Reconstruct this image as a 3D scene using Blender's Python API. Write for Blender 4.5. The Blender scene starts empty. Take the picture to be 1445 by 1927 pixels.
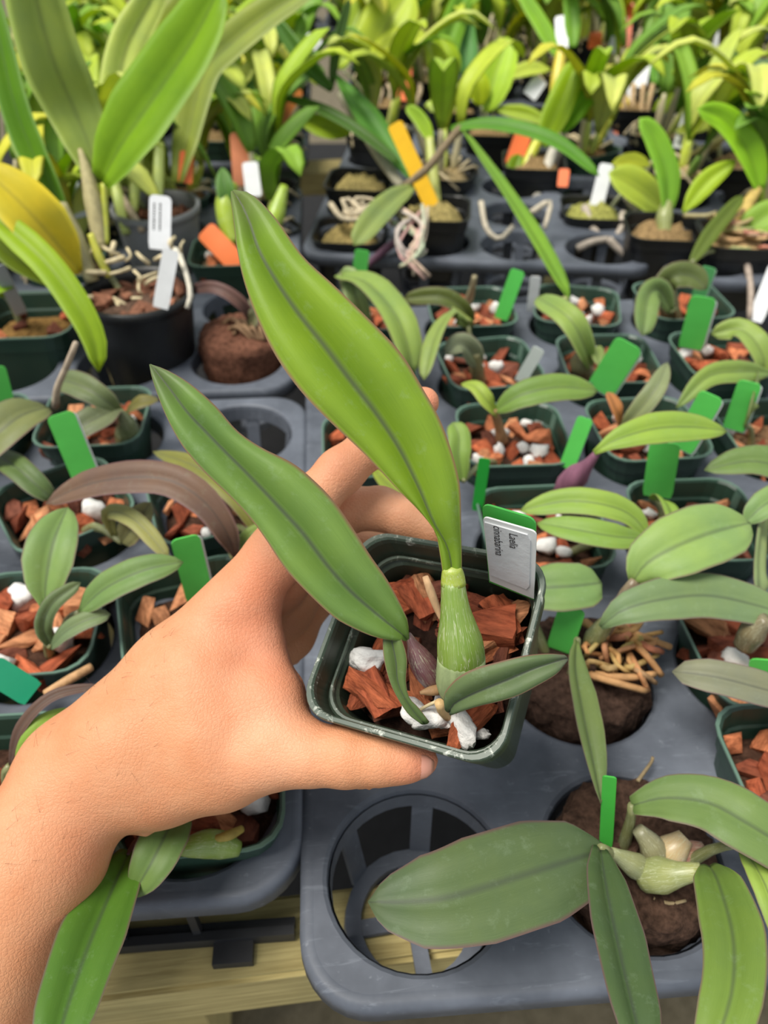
import bpy, bmesh, math, random
import numpy as np
from mathutils import Vector, Matrix, noise
from mathutils.bvhtree import BVHTree
random.seed(7)
R = math.radians
SC = bpy.context.scene
COL = SC.collection

# ------------------------------------------------------------------ camera, world, light
F_PX, CX, CY = 1450.0, 722.5, 963.5
CAM_H, DEP = 0.37, R(41.6)
CAM = Vector((0, 0, CAM_H))
RT = Vector((1, 0, 0)); UP = Vector((0, math.sin(DEP), math.cos(DEP))); FW = Vector((0, math.cos(DEP), -math.sin(DEP)))
cam = bpy.data.objects.new('camera', bpy.data.cameras.new('camera')); COL.objects.link(cam)
cam.location = CAM
cam.rotation_euler = (math.pi / 2 - DEP, 0, 0)
cam.data.sensor_fit = 'VERTICAL'; cam.data.sensor_height = 36.0; cam.data.sensor_width = 27.0
cam.data.lens = F_PX / 1927 * 36.0
cam.data.clip_start = 0.01
cam.data.dof.use_dof = True; cam.data.dof.focus_distance = 0.275; cam.data.dof.aperture_fstop = 10.5
SC.camera = cam

world = bpy.data.worlds.new('greenhouse_sky'); SC.world = world; world.use_nodes = True
wb = world.node_tree.nodes['Background']
wb.inputs[0].default_value = (0.90, 0.95, 1.0, 1); wb.inputs[1].default_value = 0.58
sun = bpy.data.objects.new('sun', bpy.data.lights.new('sun', 'SUN')); COL.objects.link(sun)
sun.data.energy = 3.6; sun.data.angle = R(26); sun.data.color = (1.0, 0.95, 0.86)
sun.rotation_euler = (R(8), R(-22), 0)
SC.view_settings.view_transform = 'Standard'; SC.view_settings.look = 'None'
SC.view_settings.exposure = 0.24; SC.view_settings.gamma = 1.0; SC.view_settings.use_curve_mapping = False

# ------------------------------------------------------------------ helpers
def ray(px, py): return FW + RT * ((px - CX) / F_PX) - UP * ((py - CY) / F_PX)
def Pd(px, py, d): return CAM + ray(px, py) * d                     # point at depth d
def Gh(px, py, h=0.0):                                              # point at height h above the tray decks
    r = ray(px, py); return CAM + r * ((h - CAM_H) / r.z)
def depth(p): return (p - CAM).dot(FW)
def c2w(x, y, z): return CAM + RT * x + UP * y + FW * z
def lin(c):
    c /= 255.0
    return c / 12.92 if c <= 0.04045 else ((c + 0.055) / 1.055) ** 2.4
def rgb(r, g, b): return (lin(r), lin(g), lin(b), 1.0)

def tag(o, label=None, cat=None, group=None, kind=None):
    if label: o['label'] = label
    if cat: o['category'] = cat
    if group: o['group'] = group
    if kind: o['kind'] = kind
    return o
def empty(name, loc, label, cat, group=None):
    o = bpy.data.objects.new(name, None); COL.objects.link(o); o.location = loc
    o.empty_display_size = 0.01
    return tag(o, label, cat, group)
def wloc(o):
    v = Vector((0, 0, 0))
    while o is not None: v = v + Vector(o.location); o = o.parent
    return v
def mesh_from(name, verts, faces, smooth=True, uvs=None):
    me = bpy.data.meshes.new(name); me.from_pydata([tuple(v) for v in verts], [], faces)
    if uvs is not None:
        ul = me.uv_layers.new(name='UVMap')
        idx = np.empty(len(me.loops), dtype=np.int32); me.loops.foreach_get('vertex_index', idx)
        ul.data.foreach_set('uv', np.asarray(uvs, dtype=np.float32)[idx].ravel())
    if smooth: me.polygons.foreach_set('use_smooth', [True] * len(me.polygons))
    me.update(); return me
def obj(name, me, mat, parent=None, loc=None, rot=None, scale=None, color=None):
    o = bpy.data.objects.new(name, me); COL.objects.link(o)
    if mat is not None and len(me.materials) == 0: me.materials.append(mat)
    if parent is not None: o.parent = parent
    if loc is not None: o.location = loc
    if rot is not None: o.rotation_euler = rot
    if scale is not None: o.scale = scale
    if color is not None: o.color = color
    return o
def wobj(name, verts, faces, mat, parent=None, color=None, smooth=True, uvs=None):
    """mesh given in world coordinates; the object sits at its parent's origin or at its own base"""
    if parent is not None: org = wloc(parent)
    else:
        vs = [Vector(v) for v in verts]
        org = sum(vs, Vector()) / len(vs); org.z = min(v.z for v in vs)
    me = mesh_from(name, [Vector(v) - org for v in verts], faces, smooth, uvs)
    return obj(name, me, mat, parent, None if parent is not None else org, color=color)
def crom(pts, n):
    """Catmull-Rom resample by (roughly) arc length"""
    pts = [Vector(p) for p in pts]
    if len(pts) == 2: return [pts[0].lerp(pts[1], i / (n - 1)) for i in range(n)]
    ext = [pts[0] * 2 - pts[1]] + pts + [pts[-1] * 2 - pts[-2]]
    dense = []
    for i in range(1, len(ext) - 2):
        a, b, c, d = ext[i - 1:i + 3]
        for k in range(12):
            t = k / 12
            dense.append(0.5 * ((2 * b) + (c - a) * t + (2 * a - 5 * b + 4 * c - d) * t * t + (3 * b - a - 3 * c + d) * t ** 3))
    dense.append(pts[-1])
    acc = [0.0]
    for i in range(1, len(dense)): acc.append(acc[-1] + (dense[i] - dense[i - 1]).length)
    out, j = [], 0
    for i in range(n):
        s = acc[-1] * i / (n - 1)
        while j < len(acc) - 2 and acc[j + 1] < s: j += 1
        w = (s - acc[j]) / max(acc[j + 1] - acc[j], 1e-9)
        out.append(dense[j].lerp(dense[j + 1], min(max(w, 0), 1)))
    return out
def interp(xs, ys, x):
    return float(np.interp(x, xs, ys))
def tube(pts, rads, n=8, cap=True):
    """tapered tube through world points"""
    pts = [Vector(p) for p in pts]; m = len(pts); vs, fs = [], []
    prev = None
    for i, p in enumerate(pts):
        t = (pts[min(i + 1, m - 1)] - pts[max(i - 1, 0)]).normalized()
        if prev is None:
            a = t.cross(Vector((0.31, 0.2, 0.93)))
            if a.length < 1e-3: a = t.cross(Vector((1, 0, 0)))
            prev = a.normalized()
        a = (prev - t * prev.dot(t)).normalized(); prev = a; b = t.cross(a)
        for k in range(n):
            th = 2 * math.pi * k / n
            vs.append(p + (a * math.cos(th) + b * math.sin(th)) * rads[i])
    for i in range(m - 1):
        for k in range(n):
            k2 = (k + 1) % n
            fs.append((i * n + k, i * n + k2, (i + 1) * n + k2, (i + 1) * n + k))
    if cap:
        fs.append(tuple(range(n))[::-1]); fs.append(tuple(range((m - 1) * n, m * n)))
    return vs, fs
def merge(parts):
    vs, fs = [], []
    for v, f in parts:
        o = len(vs); vs += list(v); fs += [tuple(i + o for i in q) for q in f]
    return vs, fs
def boxv(x0, x1, y0, y1, z0, z1):
    vs = [Vector((x, y, z)) for z in (z0, z1) for y in (y0, y1) for x in (x0, x1)]
    return vs, [(0, 2, 3, 1), (4, 5, 7, 6), (0, 1, 5, 4), (2, 6, 7, 3), (0, 4, 6, 2), (1, 3, 7, 5)]

# ------------------------------------------------------------------ materials
def new_mat(name):
    m = bpy.data.materials.new(name); m.use_nodes = True
    nt = m.node_tree; b = nt.nodes['Principled BSDF']; return m, nt, b
def N(nt, typ, **kw):
    n = nt.nodes.new(typ)
    for k, v in kw.items(): setattr(n, k, v)
    return n
def ramp(nt, fac, stops):
    r = N(nt, 'ShaderNodeValToRGB'); cr = r.color_ramp
    while len(cr.elements) > 1: cr.elements.remove(cr.elements[-1])
    cr.elements[0].position = stops[0][0]; cr.elements[0].color = stops[0][1]
    for p, c in stops[1:]:
        e = cr.elements.new(p); e.color = c
    nt.links.new(fac, r.inputs[0]); return r.outputs[0]
def mixc(nt, fac, a, b, mode='MIX'):
    m = N(nt, 'ShaderNodeMix', data_type='RGBA', blend_type=mode)
    for s, v in ((m.inputs[0], fac), (m.inputs[6], a), (m.inputs[7], b)):
        if hasattr(v, 'is_output'): nt.links.new(v, s)
        elif isinstance(v, (int, float)): s.default_value = v
        else: s.default_value = v if len(v) == 4 else (*v, 1)
    return m.outputs[2]
def noise_fac(nt, scale, detail=3, rough=0.55, coord='Object', stretch=None, dist=0.0):
    tc = N(nt, 'ShaderNodeTexCoord'); n = N(nt, 'ShaderNodeTexNoise')
    n.inputs['Scale'].default_value = scale; n.inputs['Detail'].default_value = detail; n.inputs['Roughness'].default_value = rough
    n.inputs['Distortion'].default_value = dist
    src = tc.outputs[coord]
    if stretch:
        mp = N(nt, 'ShaderNodeMapping'); mp.inputs['Scale'].default_value = stretch
        nt.links.new(src, mp.inputs[0]); src = mp.outputs[0]
    nt.links.new(src, n.inputs['Vector']); return n.outputs[0]
def bump(nt, b, h, strength=0.3, dist=0.001):
    bp = N(nt, 'ShaderNodeBump'); bp.inputs['Strength'].default_value = strength; bp.inputs['Distance'].default_value = dist
    nt.links.new(h, bp.inputs['Height']); nt.links.new(bp.outputs[0], b.inputs['Normal'])

def leaf_material(name, mid_dark=0.5, margin=(0.25, 0.08, 0.08), margin_amt=0.6, rough=0.42, transl=0.22, bloom=0.15, tip=0.0):
    """object colour = the leaf's own pigment; UV.x runs across (0..1, 0.5 = midrib), UV.y along"""
    m, nt, b = new_mat(name)
    oi = N(nt, 'ShaderNodeObjectInfo'); uv = N(nt, 'ShaderNodeUVMap', uv_map='UVMap'); sp = N(nt, 'ShaderNodeSeparateXYZ')
    nt.links.new(uv.outputs[0], sp.inputs[0])
    a = N(nt, 'ShaderNodeMath', operation='SUBTRACT'); nt.links.new(sp.outputs[0], a.inputs[0]); a.inputs[1].default_value = 0.5
    ab = N(nt, 'ShaderNodeMath', operation='ABSOLUTE'); nt.links.new(a.outputs[0], ab.inputs[0])
    nz = noise_fac(nt, 22, 4, 0.6, 'Object')
    fine = noise_fac(nt, 9, 3, 0.6, 'UV', (26, 1.2, 1))
    base = mixc(nt, ramp(nt, nz, [(0.32, (0, 0, 0, 1)), (0.7, (1, 1, 1, 1))]), oi.outputs['Color'], mixc(nt, 1.0, oi.outputs['Color'], (1.30, 1.20, 0.92, 1), 'MULTIPLY'))
    base = mixc(nt, ramp(nt, fine, [(0.40, (0, 0, 0, 1)), (0.75, (0.55, 0.55, 0.55, 1))]), base, mixc(nt, 1.0, base, (0.72, 0.78, 0.75, 1), 'MULTIPLY'))
    if bloom > 0:
        spk = noise_fac(nt, 160, 4, 0.75, 'Object')
        base = mixc(nt, ramp(nt, spk, [(0.56, (0, 0, 0, 1)), (0.72, (bloom, bloom, bloom, 1))]), base, rgb(176, 196, 170))
    midf = ramp(nt, ab.outputs[0], [(0.0, (mid_dark,) * 3 + (1,)), (0.012, (mid_dark * 0.9,) * 3 + (1,)), (0.055, (0, 0, 0, 1))])
    base = mixc(nt, midf, base, mixc(nt, 0.75, base, (0.05, 0.055, 0.05, 1)))
    if tip > 0:
        tf = ramp(nt, sp.outputs[1], [(0.86, (0, 0, 0, 1)), (0.985, (tip,) * 3 + (1,))])
        base = mixc(nt, tf, base, (0.10, 0.09, 0.085, 1))
    ef = ramp(nt, ab.outputs[0], [(0.455, (0, 0, 0, 1)), (0.492, (margin_amt,) * 3 + (1,))])
    base = mixc(nt, ef, base, (*margin, 1))
    nt.links.new(base, b.inputs['Base Color'])
    b.inputs['Roughness'].default_value = rough; b.inputs['Specular IOR Level'].default_value = 0.28
    bump(nt, b, fine, 0.16, 0.0006)
    tr = N(nt, 'ShaderNodeBsdfTranslucent'); nt.links.new(mixc(nt, 1.0, base, (1.15, 1.25, 0.6, 1), 'MULTIPLY'), tr.inputs[0])
    mx = N(nt, 'ShaderNodeMixShader'); mx.inputs[0].default_value = transl
    nt.links.new(b.outputs[0], mx.inputs[1]); nt.links.new(tr.outputs[0], mx.inputs[2])
    nt.links.new(mx.outputs[0], nt.nodes['Material Output'].inputs[0])
    return m
M = {}
M['leaf_hero'] = leaf_material('hero_leaf', 0.97, (0.20, 0.08, 0.06), 0.85, 0.40, 0.18, 0.12, 0.55)
M['leaf'] = leaf_material('small_orchid_leaf', 0.62, (0.15, 0.06, 0.08), 0.7, 0.45, 0.18, 0.10, 0.2)
M['leaf_plain'] = leaf_material('tall_orchid_leaf', 0.28, (0.30, 0.30, 0.05), 0.1, 0.42, 0.32, 0.0)

def simple(name, col, rough=0.5, nscale=30, var=0.25, spec=0.4, bmp=0.0, obj_color=False, stretch=None, detail=4, sss=0.0):
    m, nt, b = new_mat(name)
    nz = noise_fac(nt, nscale, detail, 0.6, 'Object', stretch)
    src = N(nt, 'ShaderNodeObjectInfo').outputs['Color'] if obj_color else col
    lo = mixc(nt, 1.0, src, (1 - var,) * 3 + (1,), 'MULTIPLY'); hi = mixc(nt, 1.0, src, (1 + var,) * 3 + (1,), 'MULTIPLY')
    nt.links.new(mixc(nt, ramp(nt, nz, [(0.3, (0, 0, 0, 1)), (0.7, (1, 1, 1, 1))]), lo, hi), b.inputs['Base Color'])
    b.inputs['Roughness'].default_value = rough; b.inputs['Specular IOR Level'].default_value = spec
    if bmp: bump(nt, b, nz, bmp, 0.0015)
    return m
def bark_material():
    m, nt, b = new_mat('orchid_bark')
    oi = N(nt, 'ShaderNodeObjectInfo')
    gr = noise_fac(nt, 120, 5, 0.65, 'Object', (1, 3.5, 2)); big = noise_fac(nt, 60, 3, 0.6)
    dark = mixc(nt, 1.0, oi.outputs['Color'], (0.42, 0.36, 0.34, 1), 'MULTIPLY'); lite = mixc(nt, 1.0, oi.outputs['Color'], (1.35, 1.35, 1.4, 1), 'MULTIPLY')
    c = mixc(nt, ramp(nt, gr, [(0.33, (0, 0, 0, 1)), (0.66, (1, 1, 1, 1))]), dark, lite)
    c = mixc(nt, ramp(nt, big, [(0.45, (0, 0, 0, 1)), (0.75, (0.6, 0.6, 0.6, 1))]), c, rgb(120, 66, 42))
    nt.links.new(c, b.inputs['Base Color']); b.inputs['Roughness'].default_value = 0.8; b.inputs['Specular IOR Level'].default_value = 0.25
    bump(nt, b, gr, 0.7, 0.0015); return m
def plastic_tray():
    m, nt, b = new_mat('grey_tray_plastic')
    big = noise_fac(nt, 14, 5, 0.65); spk = noise_fac(nt, 220, 2, 0.5); scr = noise_fac(nt, 40, 4, 0.7, 'Object', (1, 6, 1), 0.8)
    c = mixc(nt, ramp(nt, big, [(0.3, (0, 0, 0, 1)), (0.72, (1, 1, 1, 1))]), rgb(70, 75, 84), rgb(108, 114, 125))
    c = mixc(nt, ramp(nt, scr, [(0.58, (0, 0, 0, 1)), (0.75, (0.4, 0.4, 0.4, 1))]), c, rgb(138, 145, 156))
    c = mixc(nt, ramp(nt, spk, [(0.70, (0, 0, 0, 1)), (0.78, (0.3, 0.3, 0.3, 1))]), c, rgb(150, 155, 165))
    nt.links.new(c, b.inputs['Base Color']); b.inputs['Roughness'].default_value = 0.55; b.inputs['Specular IOR Level'].default_value = 0.35
    bump(nt, b, big, 0.15, 0.001); return m
def pot_plastic(name, col, scuff=0.25, band=(0.60, 0.72), fleck=rgb(120, 126, 116), fscale=240):
    m, nt, b = new_mat(name)
    tc = N(nt, 'ShaderNodeTexCoord'); sep = N(nt, 'ShaderNodeSeparateXYZ'); nt.links.new(tc.outputs['Object'], sep.inputs[0])
    nz = noise_fac(nt, 45, 5, 0.7); n2 = noise_fac(nt, fscale, 6, 0.75, 'Object', (1, 1, 0.4), 0.5)
    c = mixc(nt, ramp(nt, nz, [(0.35, (0, 0, 0, 1)), (0.75, (0.5, 0.5, 0.5, 1))]), col, mixc(nt, 0.35, col, rgb(70, 74, 62)))
    c = mixc(nt, ramp(nt, n2, [(band[0], (0, 0, 0, 1)), (band[1], (scuff,) * 3 + (1,))]), c, fleck)
    nt.links.new(c, b.inputs['Base Color']); b.inputs['Roughness'].default_value = 0.38; b.inputs['Specular IOR Level'].default_value = 0.4
    return m
def skin_material():
    m, nt, b = new_mat('skin')
    at = N(nt, 'ShaderNodeVertexColor', layer_name='tone')
    n1 = noise_fac(nt, 45, 4, 0.6); n2 = noise_fac(nt, 700, 3, 0.6); n3 = noise_fac(nt, 260, 4, 0.7, 'Object', (1, 3, 1), 0.6)
    c = mixc(nt, ramp(nt, n1, [(0.32, (0, 0, 0, 1)), (0.68, (1, 1, 1, 1))]), mixc(nt, 1.0, at.outputs[0], (1.05, 1.06, 1.08, 1), 'MULTIPLY'), mixc(nt, 1.0, at.outputs[0], (0.99, 0.86, 0.79, 1), 'MULTIPLY'))
    c = mixc(nt, ramp(nt, n3, [(0.62, (0, 0, 0, 1)), (0.74, (0.30, 0.30, 0.30, 1))]), c, mixc(nt, 1.0, c, (0.72, 0.58, 0.52, 1), 'MULTIPLY'))
    nt.links.new(c, b.inputs['Base Color'])
    b.inputs['Roughness'].default_value = 0.52; b.inputs['Specular IOR Level'].default_value = 0.35
    b.inputs['Subsurface Weight'].default_value = 0.10; b.inputs['Subsurface Radius'].default_value = (0.010, 0.004, 0.002); b.inputs['Subsurface Scale'].default_value = 0.25
    vo = N(nt, 'ShaderNodeTexVoronoi', feature='DISTANCE_TO_EDGE'); vo.inputs['Scale'].default_value = 620; tcv = N(nt, 'ShaderNodeTexCoord'); nt.links.new(tcv.outputs['Object'], vo.inputs['Vector'])
    vr = N(nt, 'ShaderNodeMath', operation='MINIMUM'); nt.links.new(vo.outputs['Distance'], vr.inputs[0]); vr.inputs[1].default_value = 0.18
    mx = N(nt, 'ShaderNodeMath', operation='ADD'); nt.links.new(n2, mx.inputs[0]); nt.links.new(n3, mx.inputs[1])
    m2 = N(nt, 'ShaderNodeMath', operation='MULTIPLY_ADD'); nt.links.new(vr.outputs[0], m2.inputs[0]); m2.inputs[1].default_value = 2.2; nt.links.new(mx.outputs[0], m2.inputs[2])
    bump(nt, b, m2.outputs[0], 0.34, 0.0007); return m
def wood_material():
    m, nt, b = new_mat('treated_pine')
    g = noise_fac(nt, 30, 6, 0.65, 'Object', (0.6, 14, 14), 0.4); st = noise_fac(nt, 10, 4, 0.6)
    c = mixc(nt, ramp(nt, g, [(0.3, (0, 0, 0, 1)), (0.7, (1, 1, 1, 1))]), rgb(148, 132, 82), rgb(198, 182, 124))
    c = mixc(nt, ramp(nt, st, [(0.45, (0, 0, 0, 1)), (0.8, (0.7, 0.7, 0.7, 1))]), c, rgb(126, 126, 84))
    nt.links.new(c, b.inputs['Base Color']); b.inputs['Roughness'].default_value = 0.85; bump(nt, b, g, 0.4, 0.001); return m
def ground_material():
    m, nt, b = new_mat('packed_ground')
    g = noise_fac(nt, 30, 6, 0.7); h = noise_fac(nt, 4, 4, 0.6)
    c = mixc(nt, ramp(nt, g, [(0.35, (0, 0, 0, 1)), (0.7, (1, 1, 1, 1))]), rgb(84, 76, 60), rgb(128, 118, 98))
    c = mixc(nt, h, c, rgb(96, 88, 66)); nt.links.new(c, b.inputs['Base Color']); b.inputs['Roughness'].default_value = 0.95; bump(nt, b, g, 0.8, 0.01); return m
def bulb_material():
    """green pseudobulb with pale papery lengthwise veins (UV.x around, UV.y along)"""
    m, nt, b = new_mat('pseudobulb_skin')
    oi = N(nt, 'ShaderNodeObjectInfo'); v = noise_fac(nt, 11, 2, 0.5, 'UV', (5.0, 0.25, 1)); n1 = noise_fac(nt, 60, 4, 0.6)
    c = mixc(nt, ramp(nt, n1, [(0.35, (0, 0, 0, 1)), (0.7, (1, 1, 1, 1))]), oi.outputs['Color'], mixc(nt, 1.0, oi.outputs['Color'], (1.3, 1.2, 1.0, 1), 'MULTIPLY'))
    c = mixc(nt, ramp(nt, v, [(0.49, (0, 0, 0, 1)), (0.505, (0.9, 0.9, 0.9, 1)), (0.525, (0, 0, 0, 1))]), c, rgb(196, 200, 170))
    nt.links.new(c, b.inputs['Base Color']); b.inputs['Roughness'].default_value = 0.35; bump(nt, b, v, 0.15, 0.0006); return m
M['bark'] = bark_material()
M['tray'] = plastic_tray()
M['pot'] = pot_plastic('dark_green_pot_plastic', rgb(42, 68, 56), 0.10)
M['pot_lip'] = pot_plastic('pot_lip_plastic', rgb(92, 120, 106), 0.2)  # lighter lip colour paints in the light caught by the rim edges
M['pot_hero'] = pot_plastic('scuffed_green_pot_plastic', rgb(48, 60, 48), 0.55)
M['pot_rim'] = pot_plastic('worn_pot_rim_plastic', rgb(66, 80, 68), 0.8, (0.56, 0.66), rgb(206, 210, 198), 190)
M['pot_black'] = pot_plastic('black_pot_plastic', rgb(30, 31, 34), 0.08)
M['pot_clear'] = pot_plastic('grey_clear_pot_plastic', rgb(140, 142, 146), 0.2)
M['skin'] = skin_material()
M['wood'] = wood_material()
M['ground'] = ground_material()
M['bulb'] = bulb_material()
M['pumice'] = simple('white_pumice', rgb(226, 224, 220), 0.9, 300, 0.10, 0.2, 0.8)
M['tag'] = simple('tag_plastic', None, 0.38, 60, 0.06, 0.45, 0.0, True)
M['film'] = simple('glossy_film', None, 0.16, 150, 0.03, 0.6, 0.25, True)
M['ink'] = simple('label_ink', rgb(38, 36, 38), 0.6, 50, 0.05)
M['root'] = simple('orchid_root', None, 0.75, 150, 0.25, 0.25, 0.4, True)
M['moss'] = simple('potting_moss', None, 0.95, 260, 0.55, 0.1, 1.0, True)
M['sheath'] = simple('papery_sheath', None, 0.6, 200, 0.22, 0.25, 0.4, True, (1, 1, 0.15))
M['rail'] = simple('black_rail_plastic', rgb(40, 41, 44), 0.5, 60, 0.2)
M['nail'] = simple('finger_nail', rgb(214, 150, 128), 0.3, 60, 0.05, 0.5)
M['petal'] = simple('flower_print', None, 0.5, 60, 0.1, 0.3, 0.0, True)

# ------------------------------------------------------------------ leaf builders
def leaf_grid(name, mids, lefts, rights, nrm_fn, parent, mat, color, thick=0.0012, fold=0.0, nac=10):
    """solid leaf blade from midrib and edge curves (world points, same count)"""
    n = len(mids); vs, uvs, fs = [], [], []
    half = nac // 2
    for side in (1, -1):
        for i in range(n):
            v = i / (n - 1); nr = nrm_fn(i)
            for k in range(nac + 1):
                u = -1 + 2 * k / nac
                e = lefts[i] if u < 0 else rights[i]
                a = abs(u)
                p = mids[i].lerp(e, a)
                w = (e - mids[i]).length
                p = p + nr * (fold * w * (math.sin(min(a, 1) * math.pi * 0.62) - a * math.sin(0.62 * math.pi)))
                th = thick * (1 - a ** 4) * (0.35 + 0.65 * min(1, w / 0.006)) * (0.5 if side > 0 else -0.5)
                vs.append(p + nr * th); uvs.append((k / nac, v))
    W = nac + 1; off = n * W
    for i in range(n - 1):
        for k in range(nac):
            a = i * W + k
            fs.append((a, a + 1, a + W + 1, a + W)); fs.append((off + a, off + a + W, off + a + W + 1, off + a + 1))
    # rim faces
    for i in range(n - 1):
        for k in (0, nac):
            a = i * W + k; b = a + W
            fs.append((a, b, off + b, off + a) if k == 0 else (a, off + a, off + b, b))
    for i in (0, n - 1):
        for k in range(nac):
            a = i * W + k
            fs.append((a, off + a, off + a + 1, a + 1) if i == 0 else (a, a + 1, off + a + 1, off + a))
    return wobj(name, vs, fs, mat, parent, color, True, uvs)
PROF = {
    'lance': ([0, .06, .2, .42, .62, .8, .92, .975, 1], [.16, .30, .72, 1, .97, .74, .42, .2, .02]),
    'oval':  ([0, .05, .15, .35, .6, .8, .92, .98, 1], [.14, .35, .72, .98, 1, .84, .52, .24, .02]),
    'strap': ([0, .05, .15, .35, .7, .87, .95, .985, 1], [.35, .5, .75, 1, .95, .78, .52, .28, .03]),
    'blunt': ([0, .05, .2, .5, .8, .92, .98, 1], [.3, .42, .75, 1, .92, .7, .4, .04]),
}
def leaf(parent, pts, wpx, color, prof='lance', up=(0, -0.35, 1), mat='leaf', vfold=0.28, name='leaf', n=18, nac=8, thick=0.0016, rel=None, twist=0.0, label=None):
    """pts: (px, py, height) or, with rel=depth, (px, py, depth offset); wpx: half width in pixels at full breadth"""
    P3 = [Pd(x, y, rel + h) if rel is not None else Gh(x, y, h) for x, y, h in pts]
    mids = crom(P3, n); up = Vector(up).normalized()
    ls, rs, ns = [], [], []
    xs, ys = PROF[prof]
    for i, p in enumerate(mids):
        t = (mids[min(i + 1, n - 1)] - mids[max(i - 1, 0)]).normalized()
        tw = up.copy()
        s = t.cross(tw)
        if s.length < 0.05: s = t.cross(-FW)
        s.normalize(); nr = s.cross(t).normalized()
        if twist:
            q = Matrix.Rotation(twist * (i / (n - 1) - 0.3), 3, t); s = q @ s; nr = q @ nr
        w = wpx * depth(p) / F_PX * interp(xs, ys, i / (n - 1))
        # apparent width as in the photo: undo the foreshortening, within reason
        vdir = (p - CAM).normalized(); app = (s - vdir * s.dot(vdir)).length
        w = w / max(app, 0.45)
        ls.append(p - s * w + nr * w * vfold); rs.append(p + s * w + nr * w * vfold); ns.append(nr)
    if mat == 'leaf' and (color[1] > 0.42): pass
    o = leaf_grid(name, mids, ls, rs, lambda i: ns[i], parent, M[mat], color, thick, 0.35, nac)
    if label: o['label'] = label
    return o
def bulb_obj(name, parent, pts, rpx, color, mat='bulb', rel=None, n=14, around=14, label=None):
    P3 = [Pd(x, y, rel + h) if rel is not None else Gh(x, y, h) for x, y, h in pts]
    c = crom(P3, n); k = len(rpx)
    rads = [interp([i / (k - 1) for i in range(k)], rpx, i / (n - 1)) * depth(c[i]) / F_PX for i in range(n)]
    vs, fs = tube(c, rads, around)
    uvs = [((q % around) / around, (q // around) / (n - 1)) for q in range(n * around)]
    o = wobj(name, vs, fs, M[mat], parent, color, True, uvs)
    if label: o['label'] = label
    return o
def root_obj(parent, pts, rpx, color, rel=None, name='root'):
    P3 = [Pd(x, y, rel + h) if rel is not None else Gh(x, y, h) for x, y, h in pts]
    n = 10; c = crom(P3, n)
    rads = [rpx * depth(c[i]) / F_PX * (1 - 0.25 * i / n) for i in range(n)]
    vs, fs = tube(c, rads, 6)
    return wobj(name, vs, fs, M['root'], parent, color)

# ------------------------------------------------------------------ bark, pumice, pots, trays
def hull_mesh(name, dims, npts, seed, sub=0, amp=0.0, smooth=False):
    rnd = random.Random(seed); bm = bmesh.new()
    for _ in range(npts):
        v = Vector((rnd.uniform(-1, 1), rnd.uniform(-1, 1), rnd.uniform(-1, 1)))
        v /= max(abs(v.x), abs(v.y), abs(v.z)); v *= rnd.uniform(0.8, 1)
        bm.verts.new((v.x * dims[0], v.y * dims[1], v.z * dims[2]))
    bmesh.ops.convex_hull(bm, input=bm.verts)
    for v in [v for v in bm.verts if not v.link_faces]: bm.verts.remove(v)
    if sub:
        bmesh.ops.subdivide_edges(bm, edges=bm.edges[:], cuts=sub, use_grid_fill=True)
        bmesh.ops.triangulate(bm, faces=bm.faces[:])
        bm.normal_update()
        for v in bm.verts:
            q = v.co * 160 + Vector((seed * 3.1, 0, 0)); q.x *= 0.35
            v.co += v.normal * (noise.noise(q) * amp + noise.noise(q * 2.7) * amp * 0.5)
    bm.normal_update()
    me = bpy.data.meshes.new(name); bm.to_mesh(me); bm.free()
    if smooth: me.polygons.foreach_set('use_smooth', [True] * len(me.polygons))
    return me
CHIPS = [hull_mesh('bark_chip', (0.0105, 0.0065, 0.0042), 10, 11 + i) for i in range(7)]
def stone_mesh(name, dims, seed, sub=2, amp=.22):
    bm = bmesh.new(); bmesh.ops.create_icosphere(bm, subdivisions=sub, radius=1.0)
    for v in bm.verts:
        q = v.co.copy(); d = 1 + amp * noise.noise(q * 1.3 + Vector((seed * 2.7, 0, 0))) * 1.6 + amp * .6 * noise.noise(q * 3.4 + Vector((0, seed, 0)))
        v.co = Vector((q.x * dims[0], q.y * dims[1], q.z * dims[2])) * d
        v.co.y += dims[1] * .5 * (q.x ** 2) * (1 if seed % 2 else -.4)
    me = bpy.data.meshes.new(name); bm.to_mesh(me); bm.free(); me.polygons.foreach_set('use_smooth', [True] * len(me.polygons)); return me
STONES = [stone_mesh('pumice_stone', (.0070, .0052, .0046), i, 2, .34) for i in range(4)]
for me in CHIPS: me.materials.append(M['bark'])
for me in STONES: me.materials.append(M['pumice'])
BARKC = [rgb(172, 92, 58), rgb(152, 78, 50), rgb(190, 116, 76), rgb(132, 70, 48), rgb(198, 138, 96), rgb(112, 66, 50)]

def rsq(h, r, n=5):
    """rounded-square ring of half size h, corner radius r"""
    out = []
    for cx, cy, a0 in ((1, 1, 0), (-1, 1, 90), (-1, -1, 180), (1, -1, 270)):
        for k in range(n):
            a = R(a0 + 90 * k / (n - 1)); out.append(((h - r) * cx + r * math.cos(a), (h - r) * cy + r * math.sin(a)))
    return out
def loft(rings, close_last=True, close_first=True):
    """rings: list of (list of (x,y), z)"""
    vs, fs = [], []; m = len(rings[0][0])
    for ring, z in rings: vs += [Vector((x, y, z)) for x, y in ring]
    for i in range(len(rings) - 1):
        for k in range(m):
            k2 = (k + 1) % m
            fs.append((i * m + k, i * m + k2, (i + 1) * m + k2, (i + 1) * m + k))
    if close_first: fs.append(tuple(range(m))[::-1])
    if close_last: fs.append(tuple(range((len(rings) - 1) * m, len(rings) * m)))
    return vs, fs
def circ(r, n=32): return [(r * math.cos(2 * math.pi * k / n), r * math.sin(2 * math.pi * k / n)) for k in range(n)]
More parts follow.
